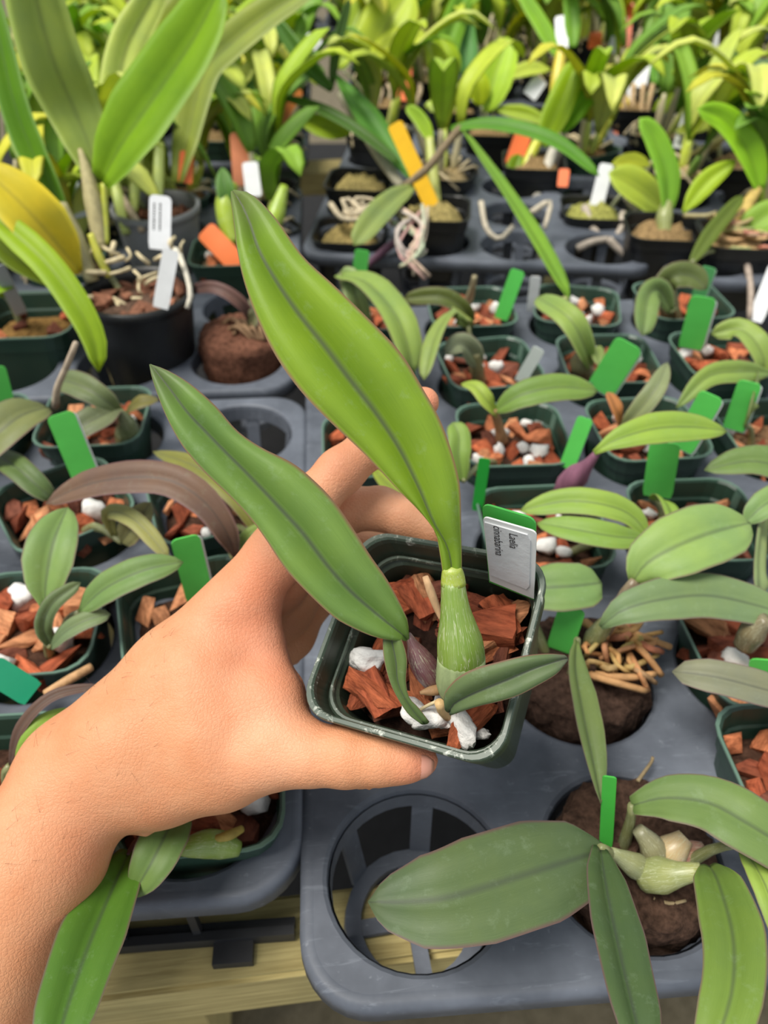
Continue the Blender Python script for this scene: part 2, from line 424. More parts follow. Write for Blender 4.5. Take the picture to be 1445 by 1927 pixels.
POT_H = 0.078
def square_pot_mesh(name, s=0.041):
    rr = s * 0.42
    prof = [(s * .70, rr * .8, -POT_H), (s * .72, rr * .8, -POT_H + .002), (s * .90, rr, -.016), (s * .93, rr, -.0145), (s * .965, rr, -.0015),
            (s * 1.0, rr, -.0012), (s * 1.0, rr, 0.0), (s * .965, rr, 0.0), (s * .935, rr, -.0015), (s * .90, rr, -.014), (s * .87, rr, -.0155), (s * .70, rr * .8, -.070)]
    v, f = loft([(rsq(a, b), z) for a, b, z in prof]); me = mesh_from(name, v, f, False); m = 20
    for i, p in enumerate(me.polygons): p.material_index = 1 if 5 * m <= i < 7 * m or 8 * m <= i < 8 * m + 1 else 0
    return me
def round_pot_mesh(name, r=0.05, h=0.1, lip=0.003):
    prof = [(r * .74, -h), (r * .76, -h + .002), (r * .96, -.012), (r * .965, -.009), (r + lip * .3, -.0085), (r + lip * .4, 0), (r * .955, 0), (r * .94, -.01), (r * .74, -h + .006)]
    v, f = loft([(circ(a), z) for a, z in prof]); me = mesh_from(name, v, f, True); return me
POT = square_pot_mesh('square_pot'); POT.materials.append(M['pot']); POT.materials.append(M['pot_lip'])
POTB = square_pot_mesh('square_black_pot', 0.043); POTB.materials.append(M['pot_black']); POTB.materials.append(M['pot_black'])

PITCH = 0.1043; HOLE = 0.0425; CELL_D = 0.056
def tray(label, x0, y0, yaw, nc, nr, pitch=PITCH, rail=False):
    """x0,y0: centre of the front-left cell; columns run along the tray's x"""
    t = empty('pot_tray', (x0, y0, -CELL_D - 0.004), label, 'tray', 'grey plastic pot trays on the bench')
    t.rotation_euler = (0, 0, yaw)
    zt = CELL_D + 0.004
    parts = []
    hw = pitch / 2
    X0, X1, Y0, Y1 = -hw, (nc - .5) * pitch, -hw, (nr - .5) * pitch
    cr = 0.029; NS = 40
    def sq(ci, ri, a):
        c, s = math.cos(a), math.sin(a); k = hw / max(abs(c), abs(s)); x, y = k * c, k * s
        sx = 1 if c > 0 else -1; sy = 1 if s > 0 else -1
        corner = ((ci == 0 and sx < 0) or (ci == nc - 1 and sx > 0)) and ((ri == 0 and sy < 0) or (ri == nr - 1 and sy > 0))
        q = hw - cr
        if corner and abs(x) > q and abs(y) > q:
            # ray against the corner circle
            ox, oy = sx * q, sy * q; bq = c * ox + s * oy; cc = ox * ox + oy * oy - cr * cr
            k = bq + math.sqrt(max(bq * bq - cc, 0)); x, y = k * c, k * s
        return x, y
    vs, fs = [], []
    for ci in range(nc):
        for ri in range(nr):
            ox, oy = ci * pitch, ri * pitch; b0 = len(vs)
            for k in range(NS):
                a = 2 * math.pi * k / NS
                x, y = sq(ci, ri, a)
                vs.append((ox + x, oy + y, zt))
                for rr, z in ((HOLE * 1.06, zt), (HOLE * 1.015, zt - .0012), (HOLE, zt - .004), (HOLE * .985, zt - .014), (HOLE * .965, zt - .014), (HOLE * .98, zt - .004)):
                    vs.append((ox + rr * math.cos(a), oy + rr * math.sin(a), z))
            for k in range(NS):
                k2 = (k + 1) % NS
                for j in range(6): fs.append((b0 + k * 7 + j, b0 + k2 * 7 + j, b0 + k2 * 7 + j + 1, b0 + k * 7 + j + 1))
    deck = mesh_from('deck', vs, [q[::-1] for q in fs], False); obj('deck', deck, M['tray'], t)
    # skirt: rounded loop around the tray, rolled edge
    loop = []
    for cx, cy, a0 in ((X1 - cr, Y1 - cr, 0), (X0 + cr, Y1 - cr, 90), (X0 + cr, Y0 + cr, 180), (X1 - cr, Y0 + cr, 270)):
        for k in range(9):
            a = R(a0 + 90 * k / 8); loop.append((cx, cy, math.cos(a), math.sin(a)))
    rings = []
    for off, z in ((-.003, zt), (0.0, zt + .0004), (.0022, zt - .0008), (.0034, zt - .0035), (.0036, zt - .013), (.0020, zt - .013), (.0014, zt - .004), (-.001, zt - .0015)):
        rings.append(([(cx + (cr + off) * c, cy + (cr + off) * s) for cx, cy, c, s in loop], z))
    v, f = loft(rings, False, False); obj('skirt', mesh_from('skirt', v, f, True), M['tray'], t)
    # cell baskets: six leaning ribs, a ring and a cross at the bottom
    bits = []
    rb = 0.031
    for k in range(6):
        a = R(60 * k + 20); ca, sa = math.cos(a), math.sin(a); tx, ty = -sa, ca; w = .0055
        p = []
        for rr, z in ((HOLE * .975, zt - .013), (rb + .004, .006)):
            for s, dr in ((-1, 0), (1, 0), (1, .002), (-1, .002)): p.append(Vector(((rr + dr) * ca + s * w * tx, (rr + dr) * sa + s * w * ty, z)))
        bits.append((p, [(0, 1, 5, 4), (1, 2, 6, 5), (2, 3, 7, 6), (3, 0, 4, 7)]))
    v, f = loft([(circ(rb + .005, 28), .007), (circ(rb + .006, 28), .001), (circ(rb - .003, 28), .001), (circ(rb - .003, 28), .006), (circ(rb + .005, 28), .007)], False, False)
    bits.append((v, f))
    for a in (0, 90):
        ca, sa = math.cos(R(a + 5)), math.sin(R(a + 5)); p = []
        for z in ((.0015, .005) if a else (.0021, .0056)):
            for l, s in ((-1, -1), (1, -1), (1, 1), (-1, 1)): p.append(Vector((rb * l * ca - s * .004 * sa, rb * l * sa + s * .004 * ca, z)))
        bits.append((p, [(3, 2, 1, 0), (4, 5, 6, 7), (0, 1, 5, 4), (1, 2, 6, 5), (2, 3, 7, 6), (3, 0, 4, 7)]))
    v, f = merge(bits); bm_ = mesh_from('cell_basket', v, f, False); bm_.materials.append(M['tray'])
    for ci in range(nc):
        for ri in range(nr): obj('cell_basket', bm_, None, t, (ci * pitch, ri * pitch, 0))
    if rail:
        p = []
        yb = Y0 + 0.001
        p.append(boxv(X0 + .012, X1 - .005, yb - .002, yb + .0025, .001, .010)); p.append(boxv(X0 + .012, X1 - .005, yb + .004, yb + .008, .0, .006))
        for i in range(int((X1 - X0) / .045)):
            x = X0 + .03 + i * .045; p.append(boxv(x, x + (.012 if i % 2 else .004), yb + .001, yb + .005, .006, zt - .010))
        v, f = merge(p); br = obj('base_rail', mesh_from('base_rail', v, f, False), M['rail'], t)
        v, f = boxv(X1 - .046, X1 - .026, yb - .012, yb - .001, -.0005, .006); obj('rail_tab', mesh_from('rail_tab', v, f, False), M['rail'], br)
    def cell(ci, ri):
        c, s = math.cos(yaw), math.sin(yaw)
        return Vector((x0 + ci * pitch * c - ri * pitch * s, y0 + ci * pitch * s + ri * pitch * c, 0))
    return cell
# ------------------------------------------------------------------ setting: ground and bench
gv, gf = boxv(-8, 8, -1.2, 14, -0.86, -0.84)
tag(obj('floor', mesh_from('floor', gv, gf, False), M['ground']), 'dark packed earth floor below the bench', kind='structure')
bench = empty('bench', (0, 0.12, -0.84), 'pressure-treated wooden bench carrying the plant trays', 'bench')
BZ = -0.0605
yawb = 0.115
def plank(xc, yc, lx, ly, z0, z1, yaw, name='plank'):
    v, f = boxv(-lx / 2, lx / 2, -ly / 2, ly / 2, z0, z1); me = mesh_from(name, v, f, False)
    bm = bmesh.new(); bm.from_mesh(me); bmesh.ops.bevel(bm, geom=bm.edges[:], offset=0.0025, segments=2, affect='EDGES'); bm.to_mesh(me); bm.free()
    return obj(name, me, M['wood'], bench, Vector((xc, yc, 0)) - Vector(bench.location), (0, 0, yaw))
def bench_pt(u, v):  # u along the front edge, v backwards
    c, s = math.cos(yawb), math.sin(yawb); return (-.03 + u * c - v * s, .1365 + u * s + v * c)
x, y = bench_pt(-.2, .020); plank(x, y, 1.8, .040, BZ - .045, BZ, yawb, 'front_plank')
for k in (1, 2):
    x, y = bench_pt(0.3, .036 + k * 1.2); plank(x, y, 3.2, .075, BZ - .036, BZ - .0005, yawb)
for u in (-.9, -.2, .9):
    x, y = bench_pt(u, 1.3); plank(x, y, .04, 2.7, BZ - .125, BZ - .038, yawb, 'joist')
for u, w in ((-.9, .2), (-.2, .2), (.9, .2), (-.9, 2.4), (.9, 2.4)):
    x, y = bench_pt(u, w); v, f = boxv(-.045, .045, -.045, .045, 0, .84 + BZ - .125)
    obj('post', mesh_from('post', v, f, False), M['wood'], bench, Vector((x, y, -.84)) - Vector(bench.location), (0, 0, yawb))

gv, gf = boxv(-2.2, 2.2, .45, 4.2, -.840, -.836)
tag(obj('shade_sheet', mesh_from('shade_sheet', gv, gf, False), simple('black_shade_sheet', rgb(22, 22, 23), .95, 40, .3), None), 'added black sheet on the floor, standing in for shade under the bench', 'shade sheet')  # black sheet added so the empty tray cells look deep in shade
YA = 0.0701
A = tray('grey pot tray on the right with an empty front cell', .0159, .1592, YA, 4, 6)
bx = -.0965 - 5 * PITCH * math.cos(YA); by = .200 - 5 * PITCH * math.sin(YA)
B = tray('grey pot tray behind the forearm on the left, wooden plank in front of it', bx, by, YA, 6, 4, rail=True)
ex_ = -.136 - 3 * PITCH * math.cos(YA); ey_ = .632 - 3 * PITCH * math.sin(YA)
Et = tray('grey pot tray under the round black pot at left', ex_, ey_, YA, 4, 5)
C = tray('grey pot tray in the middle behind the held leaf, yellow tag above it', -.0411, .9156, -.1036, 4, 6, 0.100)
Dt = tray('grey pot tray behind the right-hand green tags', .372, .852, -.09, 4, 6, 0.100)
E2 = tray('far left pot tray behind the tall broad-leaved orchid', -.485, 1.235, .06, 4, 5)
C2 = tray('far middle pot tray beneath the crowded yellow-green orchids', -.02, 1.585, -.06, 4, 6, 0.105)
D2 = tray('far right pot tray beneath the white plant labels', .425, 1.50, -.05, 4, 6, 0.105)
C3 = tray('last middle pot tray at the top edge of the picture', -.10, 2.27, -.04, 5, 5, 0.11)
D3 = tray('last right pot tray at the top edge of the picture', .475, 2.20, -.04, 5, 5, 0.11)
E3 = tray('last left pot tray at the top edge of the picture', -.64, 1.86, .04, 5, 5, 0.11)

# ------------------------------------------------------------------ potted plants on the trays
def lump_mesh(name, r, hgt, seed, amp=0.12):
    rnd = random.Random(seed); vs, fs = [], []; NR, NA = 6, 18
    for i in range(NR + 1):
        rr = r * i / NR
        for k in range(NA):
            a = 2 * math.pi * k / NA; q = Vector((rr * math.cos(a), rr * math.sin(a), 0))
            z = hgt * (1 - (i / NR) ** 2) + noise.noise(q * 90 + Vector((seed, 0, 0))) * hgt * 0.8
            vs.append((q.x, q.y, z if i < NR else -0.004))
    for i in range(NR):
        for k in range(NA):
            k2 = (k + 1) % NA; fs.append((i * NA + k, i * NA + k2, (i + 1) * NA + k2, (i + 1) * NA + k))
    return mesh_from(name, vs, fs, True)
def square_lump(name, s, hgt, seed):
    me = lump_mesh(name, 1.0, hgt, seed)
    for v in me.vertices:
        x, y = v.co.x, v.co.y; rr = math.hypot(x, y)
        if rr > 1e-6:
            k = min(1 / max(abs(x / rr), abs(y / rr)), 1.22); v.co.x *= k * s; v.co.y *= k * s
    me.update(); return me
MOUND = [square_lump('potting_bed', .0345, .003, i) for i in range(3)]
for me in MOUND: me.materials.append(M['moss'])
LUMP = [lump_mesh('moss_mound', .036, .010, 20 + i) for i in range(3)]
for me in LUMP: me.materials.append(M['moss'])

def fill(t, rnd, topz, half, nchip, nstone, rot=0.0, sc=1.0, bed=rgb(64, 44, 34)):
    """potting bed, bark chips and pumice in a pot whose medium surface is at local height topz"""
    obj('potting_bed', MOUND[rnd.randrange(3)], None, t, (0, 0, topz - .004), (0, 0, rot), (half / .0345, half / .0345, 1), bed)
    placed = []
    def spot(k):
        best = None
        for _ in range(14):
            x, y = rnd.uniform(-half, half) * .86, rnd.uniform(-half, half) * .86
            d = min([math.hypot(x - a, y - b) for a, b in placed], default=1)
            if best is None or d > best[0]: best = (d, x, y)
        placed.append(best[1:]); c, s = math.cos(rot), math.sin(rot)
        return best[1] * c - best[2] * s, best[1] * s + best[2] * c
    for k in range(nchip):
        x, y = spot(k)
        o = obj('bark_chip', CHIPS[rnd.randrange(7)], None, t, (x, y, topz + rnd.uniform(-.001, .004)), (rnd.uniform(-.6, .6), rnd.uniform(-.6, .6), rnd.uniform(0, 6.3)))
        q = sc * rnd.uniform(.75, 1.25); o.scale = (q, q * rnd.uniform(.8, 1.2), q)
        c = BARKC[rnd.randrange(6)]; j = rnd.uniform(.8, 1.2); o.color = (c[0] * j, c[1] * j, c[2] * j, 1)
    for k in range(nstone):
        x, y = spot(k)
        q = sc * rnd.uniform(.7, 1.2)
        obj('pumice_stone', STONES[rnd.randrange(4)], None, t, (x, y, topz + .005), (rnd.uniform(0, 6), rnd.uniform(0, 6), 0), (q, q, q))
def potted(cellpos, label, seed, rim=.022, rot=None, chips=18, stones=3, pot='green', tilt=(0, 0), group=None, dx=0, dy=0, half=.0345, bed=None, big=1.0):
    rnd = random.Random(seed)
    t = empty('potted_orchid', cellpos + Vector((dx, dy, rim - POT_H)), label, 'orchid', group)
    rz = YA + (rnd.uniform(-.15, .15) if rot is None else rot)
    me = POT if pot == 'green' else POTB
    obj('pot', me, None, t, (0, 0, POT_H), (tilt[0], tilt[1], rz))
    fill(t, rnd, POT_H - .016, half, chips, stones, rz, big, bed or rgb(66, 46, 36))
    return t
# pigments
G1, G2, G3 = rgb(112, 140, 84), rgb(128, 152, 78), rgb(98, 122, 82)
OLV, PUR, GREY, YG = rgb(104, 116, 62), rgb(104, 78, 86), rgb(120, 130, 110), rgb(160, 178, 58)
LIME = rgb(150, 178, 62)
GRN_TAG, ORG_TAG, YEL_TAG, WHT_TAG = rgb(96, 206, 92), rgb(236, 112, 50), rgb(236, 184, 22), rgb(226, 228, 230)

def plant_tag(label, bot, top, hw, color, rel=None, thick=.0008, up=None, name='plant_tag', lines=0, cap=None, back=None, group='plastic name tags in the pots'):
    """flat plastic tag from bottom to top (px,py,height | depth offset), half width in px; rounded top, stuck in the pot"""
    b = Pd(bot[0], bot[1], rel + bot[2]) if rel is not None else Gh(*bot)
    tp = Pd(top[0], top[1], rel + top[2]) if rel is not None else Gh(*top)
    t = (tp - b).normalized(); view = (tp - CAM).normalized()
    s = t.cross(-view if up is None else Vector(up)).normalized(); nr = s.cross(t).normalized()
    if nr.dot(view) > 0: nr = -nr
    L = (tp - b).length; w = hw * depth(tp) / F_PX
    if up is not None:
        app = (s - view * s.dot(view)).length; w = w / max(app, .4)
    r = w * .45
    out = [(-w * .9, 0), (w * .9, 0), (w, L * .12)]
    out += [(w - r + r * math.cos(R(a)), L - r + r * math.sin(R(a))) for a in (0, 30, 60, 90)]
    out += [(-w + r + r * math.cos(R(a)), L - r + r * math.sin(R(a))) for a in (90, 120, 150, 180)]
    out += [(-w, L * .12)]
    e = empty(name, b, label, 'plant tag', group)
    def plate(outl, off, th, nm, col, mat='tag'):
        m = len(outl); vs = [s * x + t * y + nr * (off + th) for x, y in outl] + [s * x + t * y + nr * off for x, y in outl]
        fs = [tuple(range(m)), tuple(range(m, 2 * m))[::-1]] + [(k, m + k, m + (k + 1) % m, (k + 1) % m) for k in range(m)]
        return obj(nm, mesh_from(nm, vs, fs, False), M[mat], e, color=col)
    plate(out, 0, thick, 'plate', color)
    if back is not None: plate([(x + w * .16, y - w * .18) for x, y in out], -thick, thick, 'backing_plate', back)
    if cap is not None: plate([(x * 1.02, L + (y - L) * 1.0 - (0 if y > L * .9 else 0)) for x, y in out if y >= L - r - 1e-9] , thick, .0003, 'cap_edge', cap)
    rnd = random.Random(int(bot[0] * 7 + bot[1]))
    for k in range(lines):
        y0 = L * .35; y1 = L * rnd.uniform(.72, .92); x = -w * .55 + k * w * .55
        ws = []
        yy = y0
        while yy < y1:
            l = rnd.uniform(.02, .05) * L; ws.append([(x - w * .09, yy), (x + w * .09, yy), (x + w * .09, yy + l), (x - w * .09, yy + l)]); yy += l + L * .018
        for q in ws: plate(q, thick, .0001, 'print_mark', rgb(50, 50, 54), 'ink')
    return e
# ------------------------------------------------------------------ the held pot and its orchid
HT = c2w(.0154, -.0477, .2966)                                     # centre of the rim
def camv(x, y, z): return RT * x + UP * y + FW * z
HX = camv(.9016, -.1409, -.4091).normalized(); HZ = camv(-.2967, .4868, -.8216); HZ = (HZ - HX * HZ.dot(HX)).normalized(); HY = HZ.cross(HX)
HM = Matrix((HX, HY, HZ)).transposed().to_4x4(); HM.translation = HT
HS = 0.0405
def hloc(x, y, z): return HT + HX * x + HY * y + HZ * z
hero = empty('potted_orchid', hloc(0, 0, -.08), 'held orchid with two long upright leaves in a scuffed square green pot', 'orchid')
def hobj(name, verts, faces, mat, smooth=False, color=None, parent=None):
    return wobj(name, [HM @ Vector(v) for v in verts], faces, M[mat], parent or hero, color, smooth)
rr = HS * .30
pr = [(HS * .70, rr * .8, -.080), (HS * .715, rr * .8, -.078), (HS * .905, rr, -.0165), (HS * .955, rr, -.0150), (HS * .965, rr, -.0032), (HS * .94, rr, -.0032), (HS * .915, rr, -.0135),
      (HS * .875, rr, -.0148), (HS * .845, rr, -.0165), (HS * .72, rr * .8, -.070)]
v, f = loft([(rsq(a, b, 8), z) for a, b, z in pr]); hpot = hobj('pot', v, f, 'pot_hero')
pr = [(HS * .955, rr, -.0045), (HS * .985, rr * 1.02, -.0045), (HS * 1.0, rr * 1.05, -.0025), (HS * 1.0, rr * 1.05, -.0006), (HS * .99, rr, 0), (HS * .955, rr, 0), (HS * .94, rr, -.001), (HS * .938, rr, -.0045), (HS * .955, rr, -.0045)]
v, f = loft([(rsq(a, b, 8), z) for a, b, z in pr], False, False); o = hobj('rim', v, f, 'pot_rim', parent=hpot); o['label'] = 'scuffed pale green rim of the pot'
pr = [(HS * .885, rr, -.0136), (HS * .897, rr, -.0131), (HS * .897, rr, -.0124), (HS * .875, rr, -.0124), (HS * .868, rr, -.0136), (HS * .885, rr, -.0136)]
v, f = loft([(rsq(a, b, 8), z) for a, b, z in pr], False, False); hobj('inner_ledge', v, f, 'pot_rim', parent=hpot)
mv = []
bed = lump_mesh('potting_bed', 1.0, .004, 5)
for q in bed.vertices:
    x, y = q.co.x, q.co.y; r_ = math.hypot(x, y)
    k = min(1 / max(abs(x / r_), abs(y / r_)), 1.25) if r_ > 1e-6 else 1
    mv.append((x * k * .0325, y * k * .0325, q.co.z - .030))
hobj('potting_bed', mv, [tuple(p.vertices) for p in bed.polygons], 'moss', True, rgb(44, 30, 24))
def unp(px, py, z, lim=.0265):
    """point of the held pot's local plane z seen at a pixel"""
    r = ray(px, py); k = (HT + HZ * z - CAM).dot(HZ) / r.dot(HZ); p = CAM + r * k
    q = p - HT; x, y = q.dot(HX), q.dot(HY); m_ = lim
    return HT + HX * max(-m_, min(m_, x)) + HY * max(-m_, min(m_, y)) + HZ * z
CH_H = [hull_mesh('bark_chip', (.0115, .0068, .0048), 12, 301 + i, 3, .0011) for i in range(8)]
ST_H = [stone_mesh('pumice_stone', (.0074, .0046, .0044), 7 + i, 3, .3) for i in range(4)]
for me in CH_H: me.materials.append(M['bark'])
for me in ST_H: me.materials.append(M['pumice'])
# visible chips: pixel, height below the rim, long size factor, in-plane angle (deg, image), colour index, squash
hc = [(740, 1078, -.020, 1.25, 20, 1), (730, 1100, -.022, 1.2, -40, 0), (780, 1120, -.020, 1.3, -60, 1), (815, 1090, -.021, 1.2, -70, 4), (760, 1150, -.025, 1.1, 40, 0), (800, 1165, -.026, 1.1, 80, 3),
      (935, 1120, -.018, 1.95, -12, 1), (990, 1140, -.020, 1.2, -50, 0), (905, 1090, -.021, 1.1, -30, 3), (950, 1160, -.024, 1.2, 10, 4), (915, 1185, -.025, 1.1, 70, 5), (985, 1180, -.024, 1.2, -70, 3),
      (960, 1215, -.020, 1.25, 62, 4), (925, 1225, -.021, 1.05, 30, 2), (990, 1250, -.024, 1.1, 80, 5), (680, 1215, -.020, 1.0, 75, 0), (715, 1230, -.024, 1.1, -80, 1), (700, 1310, -.017, 1.45, -38, 0),
      (676, 1325, -.018, 1.35, -60, 1), (745, 1275, -.025, 1.1, 60, 3), (785, 1285, -.021, .95, -70, 2), (740, 1340, -.026, 1.1, 20, 5), (795, 1325, -.022, .9, -60, 2), (880, 1370, -.017, 1.15, 50, 0), (920, 1390, -.016, 1.35, 75, 0),
      (835, 1390, -.023, .9, 0, 2), (930, 1345, -.019, 1.2, 55, 1), (965, 1320, -.023, .9, -70, 5), (690, 1265, -.026, 1.0, 0, 3), (850, 1200, -.027, 1.2, 0, 5), (770, 1230, -.027, 1.0, 90, 5), (845, 1130, -.025, 1.2, 70, 3),
      (655, 1290, -.022, 1.0, 60, 1), (900, 1305, -.026, 1.1, 30, 3), (830, 1060, -.022, 1.0, 5, 5), (700, 1070, -.024, 1.0, 60, 5), (960, 1085, -.024, 1.1, 0, 5), (1000, 1215, -.026, 1.0, 60, 3)]
rnd = random.Random(5)
for i, (px, py, z, s, ang, ci) in enumerate(hc):
    p = unp(px, py, z, .0335 - .0088 * s) - wloc(hero)
    a = R(ang); dirv = RT * math.cos(a) + UP * math.sin(a); dirv = (dirv - HZ * dirv.dot(HZ)).normalized()
    side = HZ.cross(dirv); m3 = Matrix((dirv, side, HZ)).transposed() @ Matrix.Rotation(rnd.uniform(-.45, .45), 3, 'X') @ Matrix.Rotation(rnd.uniform(-.3, .3), 3, 'Y')
    o = obj('bark_chip', CH_H[i % 8], None, hero, p, m3.to_euler(), (s * .86, s * .72, s * .8))
    c = BARKC[ci]; j = rnd.uniform(.85, 1.15); o.color = (c[0] * j, c[1] * j, c[2] * j, 1)
for i, (px, py, z, s, ang) in enumerate([(690, 1243, -.017, 1.45, -15), (660, 1235, -.020, .8, 0), (775, 1362, -.0145, 1.35, -30), (805, 1376, -.014, 1.2, 5), (835, 1352, -.016, 1.1, -20), (868, 1382, -.015, 1.35, -55), (826, 1328, -.017, .8, 80), (905, 1402, -.020, .6, 0)]):
    p = unp(px, py, z) - wloc(hero); a = R(ang); dirv = RT * math.cos(a) + UP * math.sin(a); dirv = (dirv - HZ * dirv.dot(HZ)).normalized()
    m3 = Matrix((dirv, HZ.cross(dirv), HZ)).transposed()
    obj('pumice_stone', ST_H[i % 4], None, hero, p, m3.to_euler(), (s * .82, s * .72, s * .78))

def lmr_leaf(st, color, fold=.35, label=None, n=46, mat='leaf_hero', thick=.0022, name='leaf', groove=.30):
    """blade from stations (left xy, mid xy, right xy, depth) base to tip, with a grooved midrib"""
    Ls = crom([(a[0][0], a[0][1], a[3]) for a in st], n); Ms = crom([(a[1][0], a[1][1], a[3]) for a in st], n); Rs = crom([(a[2][0], a[2][1], a[3]) for a in st], n)
    l3, m3, r3, ns = [], [], [], []
    for l, m, r in zip(Ls, Ms, Rs):
        wl = math.hypot(l.x - m.x, l.y - m.y) * m.z / F_PX; wr = math.hypot(r.x - m.x, r.y - m.y) * m.z / F_PX
        l3.append(Pd(l.x, l.y, m.z - wl * .12)); r3.append(Pd(r.x, r.y, m.z - wr * .12)); m3.append(Pd(m.x, m.y, m.z + (wl + wr) * .5 * groove))
    for i in range(n):
        t = m3[min(i + 1, n - 1)] - m3[max(i - 1, 0)]; s = r3[i] - l3[i]
        q = s.cross(t)
        if q.length < 1e-12: q = CAM - m3[i]
        q.normalize()
        if q.dot(CAM - m3[i]) < 0: q = -q
        ns.append(q)
    o = leaf_grid(name, m3, l3, r3, lambda i: ns[i], hero, M[mat], color, thick, fold * 1.6, 16)
    if label: o['label'] = label
    return o
lmr_leaf([((834, 1088), (850, 1092), (869, 1088), .268), ((827, 1040), (848, 1055), (869, 1050), .264), ((818, 1000), (838, 1020), (868, 1000), .261), ((787, 960), (813, 978), (867, 942), .257),
          ((747, 920), (786, 915), (864, 905), .254), ((685, 854), (750, 843), (850, 850), .2515), ((614, 787), (707, 778), (828, 790), .2495), ((565, 735), (659, 716), (798, 735), .248), ((520, 672), (609, 650), (755, 665), .2475),
          ((484, 600), (561, 590), (697, 603), .2475), ((459, 530), (520, 530), (630, 538), .248), ((446, 470), (489, 475), (570, 482), .249), ((440, 420), (472, 424), (520, 412), .2505), ((435, 380), (455, 385), (475, 366), .252), ((434, 362), (438, 360), (444, 358), .253)],
         rgb(122, 154, 48), .5, 'long lime green leaf with grooved midrib, tip pointing up left')
lmr_leaf([((762, 1206), (765, 1203), (769, 1196), .280), ((735, 1205), (753, 1190), (768, 1170), .277), ((702, 1198), (728, 1170), (758, 1146), .274), ((660, 1180), (694, 1142), (745, 1120), .272), ((625, 1159), (657, 1109), (725, 1085), .270), ((575, 1112), (615, 1062), (698, 1047), .268),
          ((535, 1068), (572, 1005), (668, 1000), .267), ((500, 1015), (536, 965), (630, 945), .267), ((468, 972), (505, 932), (592, 905), .267), ((430, 932), (464, 889), (550, 871), .267), ((385, 889), (425, 850), (492, 842), .267), ((345, 842), (388, 812), (446, 810), .267), ((318, 795), (354, 776), (405, 763), .267), ((298, 748), (325, 737), (358, 722), .268), ((285, 708), (298, 703), (316, 697), .269), ((281, 687), (283, 686), (286, 686), .270)],
         rgb(106, 138, 72), .5, 'broad grass green leaf lying over the hand')
lmr_leaf([((838, 1322), (846, 1340), (850, 1346), .276), ((836, 1305), (856, 1322), (878, 1336), .272), ((859, 1277), (885, 1306), (905, 1328), .268), ((893, 1258), (920, 1291), (940, 1320), .265), ((935, 1246), (955, 1277), (975, 1309), .263), ((985, 1234), (1000, 1258), (1012, 1290), .261), ((1030, 1230), (1038, 1246), (1048, 1268), .261), ((1062, 1232), (1068, 1238), (1066, 1246), .262)],
         rgb(88, 108, 76), .4, 'short grey-green leaf with a brown-edged tip', 26, thick=.0018)
lmr_leaf([((790, 1361), (799, 1362), (808, 1358), .283), ((768, 1344), (780, 1340), (788, 1332), .281), ((748, 1314), (760, 1310), (770, 1312), .279), ((734, 1285), (748, 1280), (764, 1281), .278), ((724, 1250), (745, 1245), (766, 1240), .277), ((720, 1215), (738, 1210), (757, 1206), .277), ((722, 1188), (732, 1186), (744, 1184), .278)],
         rgb(92, 114, 70), .3, 'small narrow leaf beside the purple bulb', 20, thick=.0016)
D0 = .268
bulb_obj('pseudobulb', hero, [(852, 1094, 0), (856, 1140, .002), (862, 1185, .005), (867, 1225, .009), (868, 1262, .013), (864, 1295, .018)], [22, 25, 29, 36, 43, 45, 43, 36, 24], rgb(112, 140, 58), rel=D0, n=22, around=28)
bulb_obj('leaf_collar', hero, [(850, 1066, -.002), (852, 1084, 0), (853, 1100, .001)], [17, 22, 24], rgb(150, 168, 62), rel=D0 - .0005, n=6, around=20, label='yellow-green collar at the leaf base')
bulb_obj('bulb_sheath', hero, [(868, 1236, .0105), (867, 1262, .0125), (863, 1285, .016), (858, 1300, .020)], [45.5, 46.5, 44, 34], rgb(134, 148, 104), 'sheath', rel=D0, n=10, around=24, label='papery translucent sheath round the bulb base')
bulb_obj('pseudobulb', hero, [(768, 1194, .008), (776, 1210, .010), (790, 1240, .014), (808, 1268, .019), (824, 1292, .024)], [6, 11, 20, 25, 26, 23, 16], rgb(104, 68, 78), 'bulb', rel=D0 + .004, n=16, around=20, label='purple-brown younger bulb')
bulb_obj('new_shoot', hero, [(790, 1304, .018), (812, 1300, .019), (838, 1296, .022)], [3, 9, 11, 9], rgb(150, 118, 84), 'sheath', rel=D0, n=8, around=12)
bulb_obj('bulb_stub', hero, [(826, 1322, .014), (832, 1335, .018), (842, 1350, .022)], [9, 11, 8], rgb(196, 164, 116), 'sheath', rel=D0, n=6, around=12)
bulb_obj('dry_sheath', hero, [(872, 1096, .0), (880, 1150, .0035), (893, 1190, .007), (906, 1222, .011)], [3, 4, 5, 3], rgb(204, 188, 150), 'sheath', rel=D0, n=8, around=8)
bulb_obj('wood_splinter', hero, [(800, 1085, .026), (815, 1125, .028), (832, 1172, .031)], [6, 9, 7, 3], rgb(206, 168, 128), 'sheath', rel=D0, n=8, around=8)
root_obj(hero, [(826, 1318, .016), (800, 1330, .022), (782, 1342, .026)], 4, rgb(206, 190, 150), rel=D0)

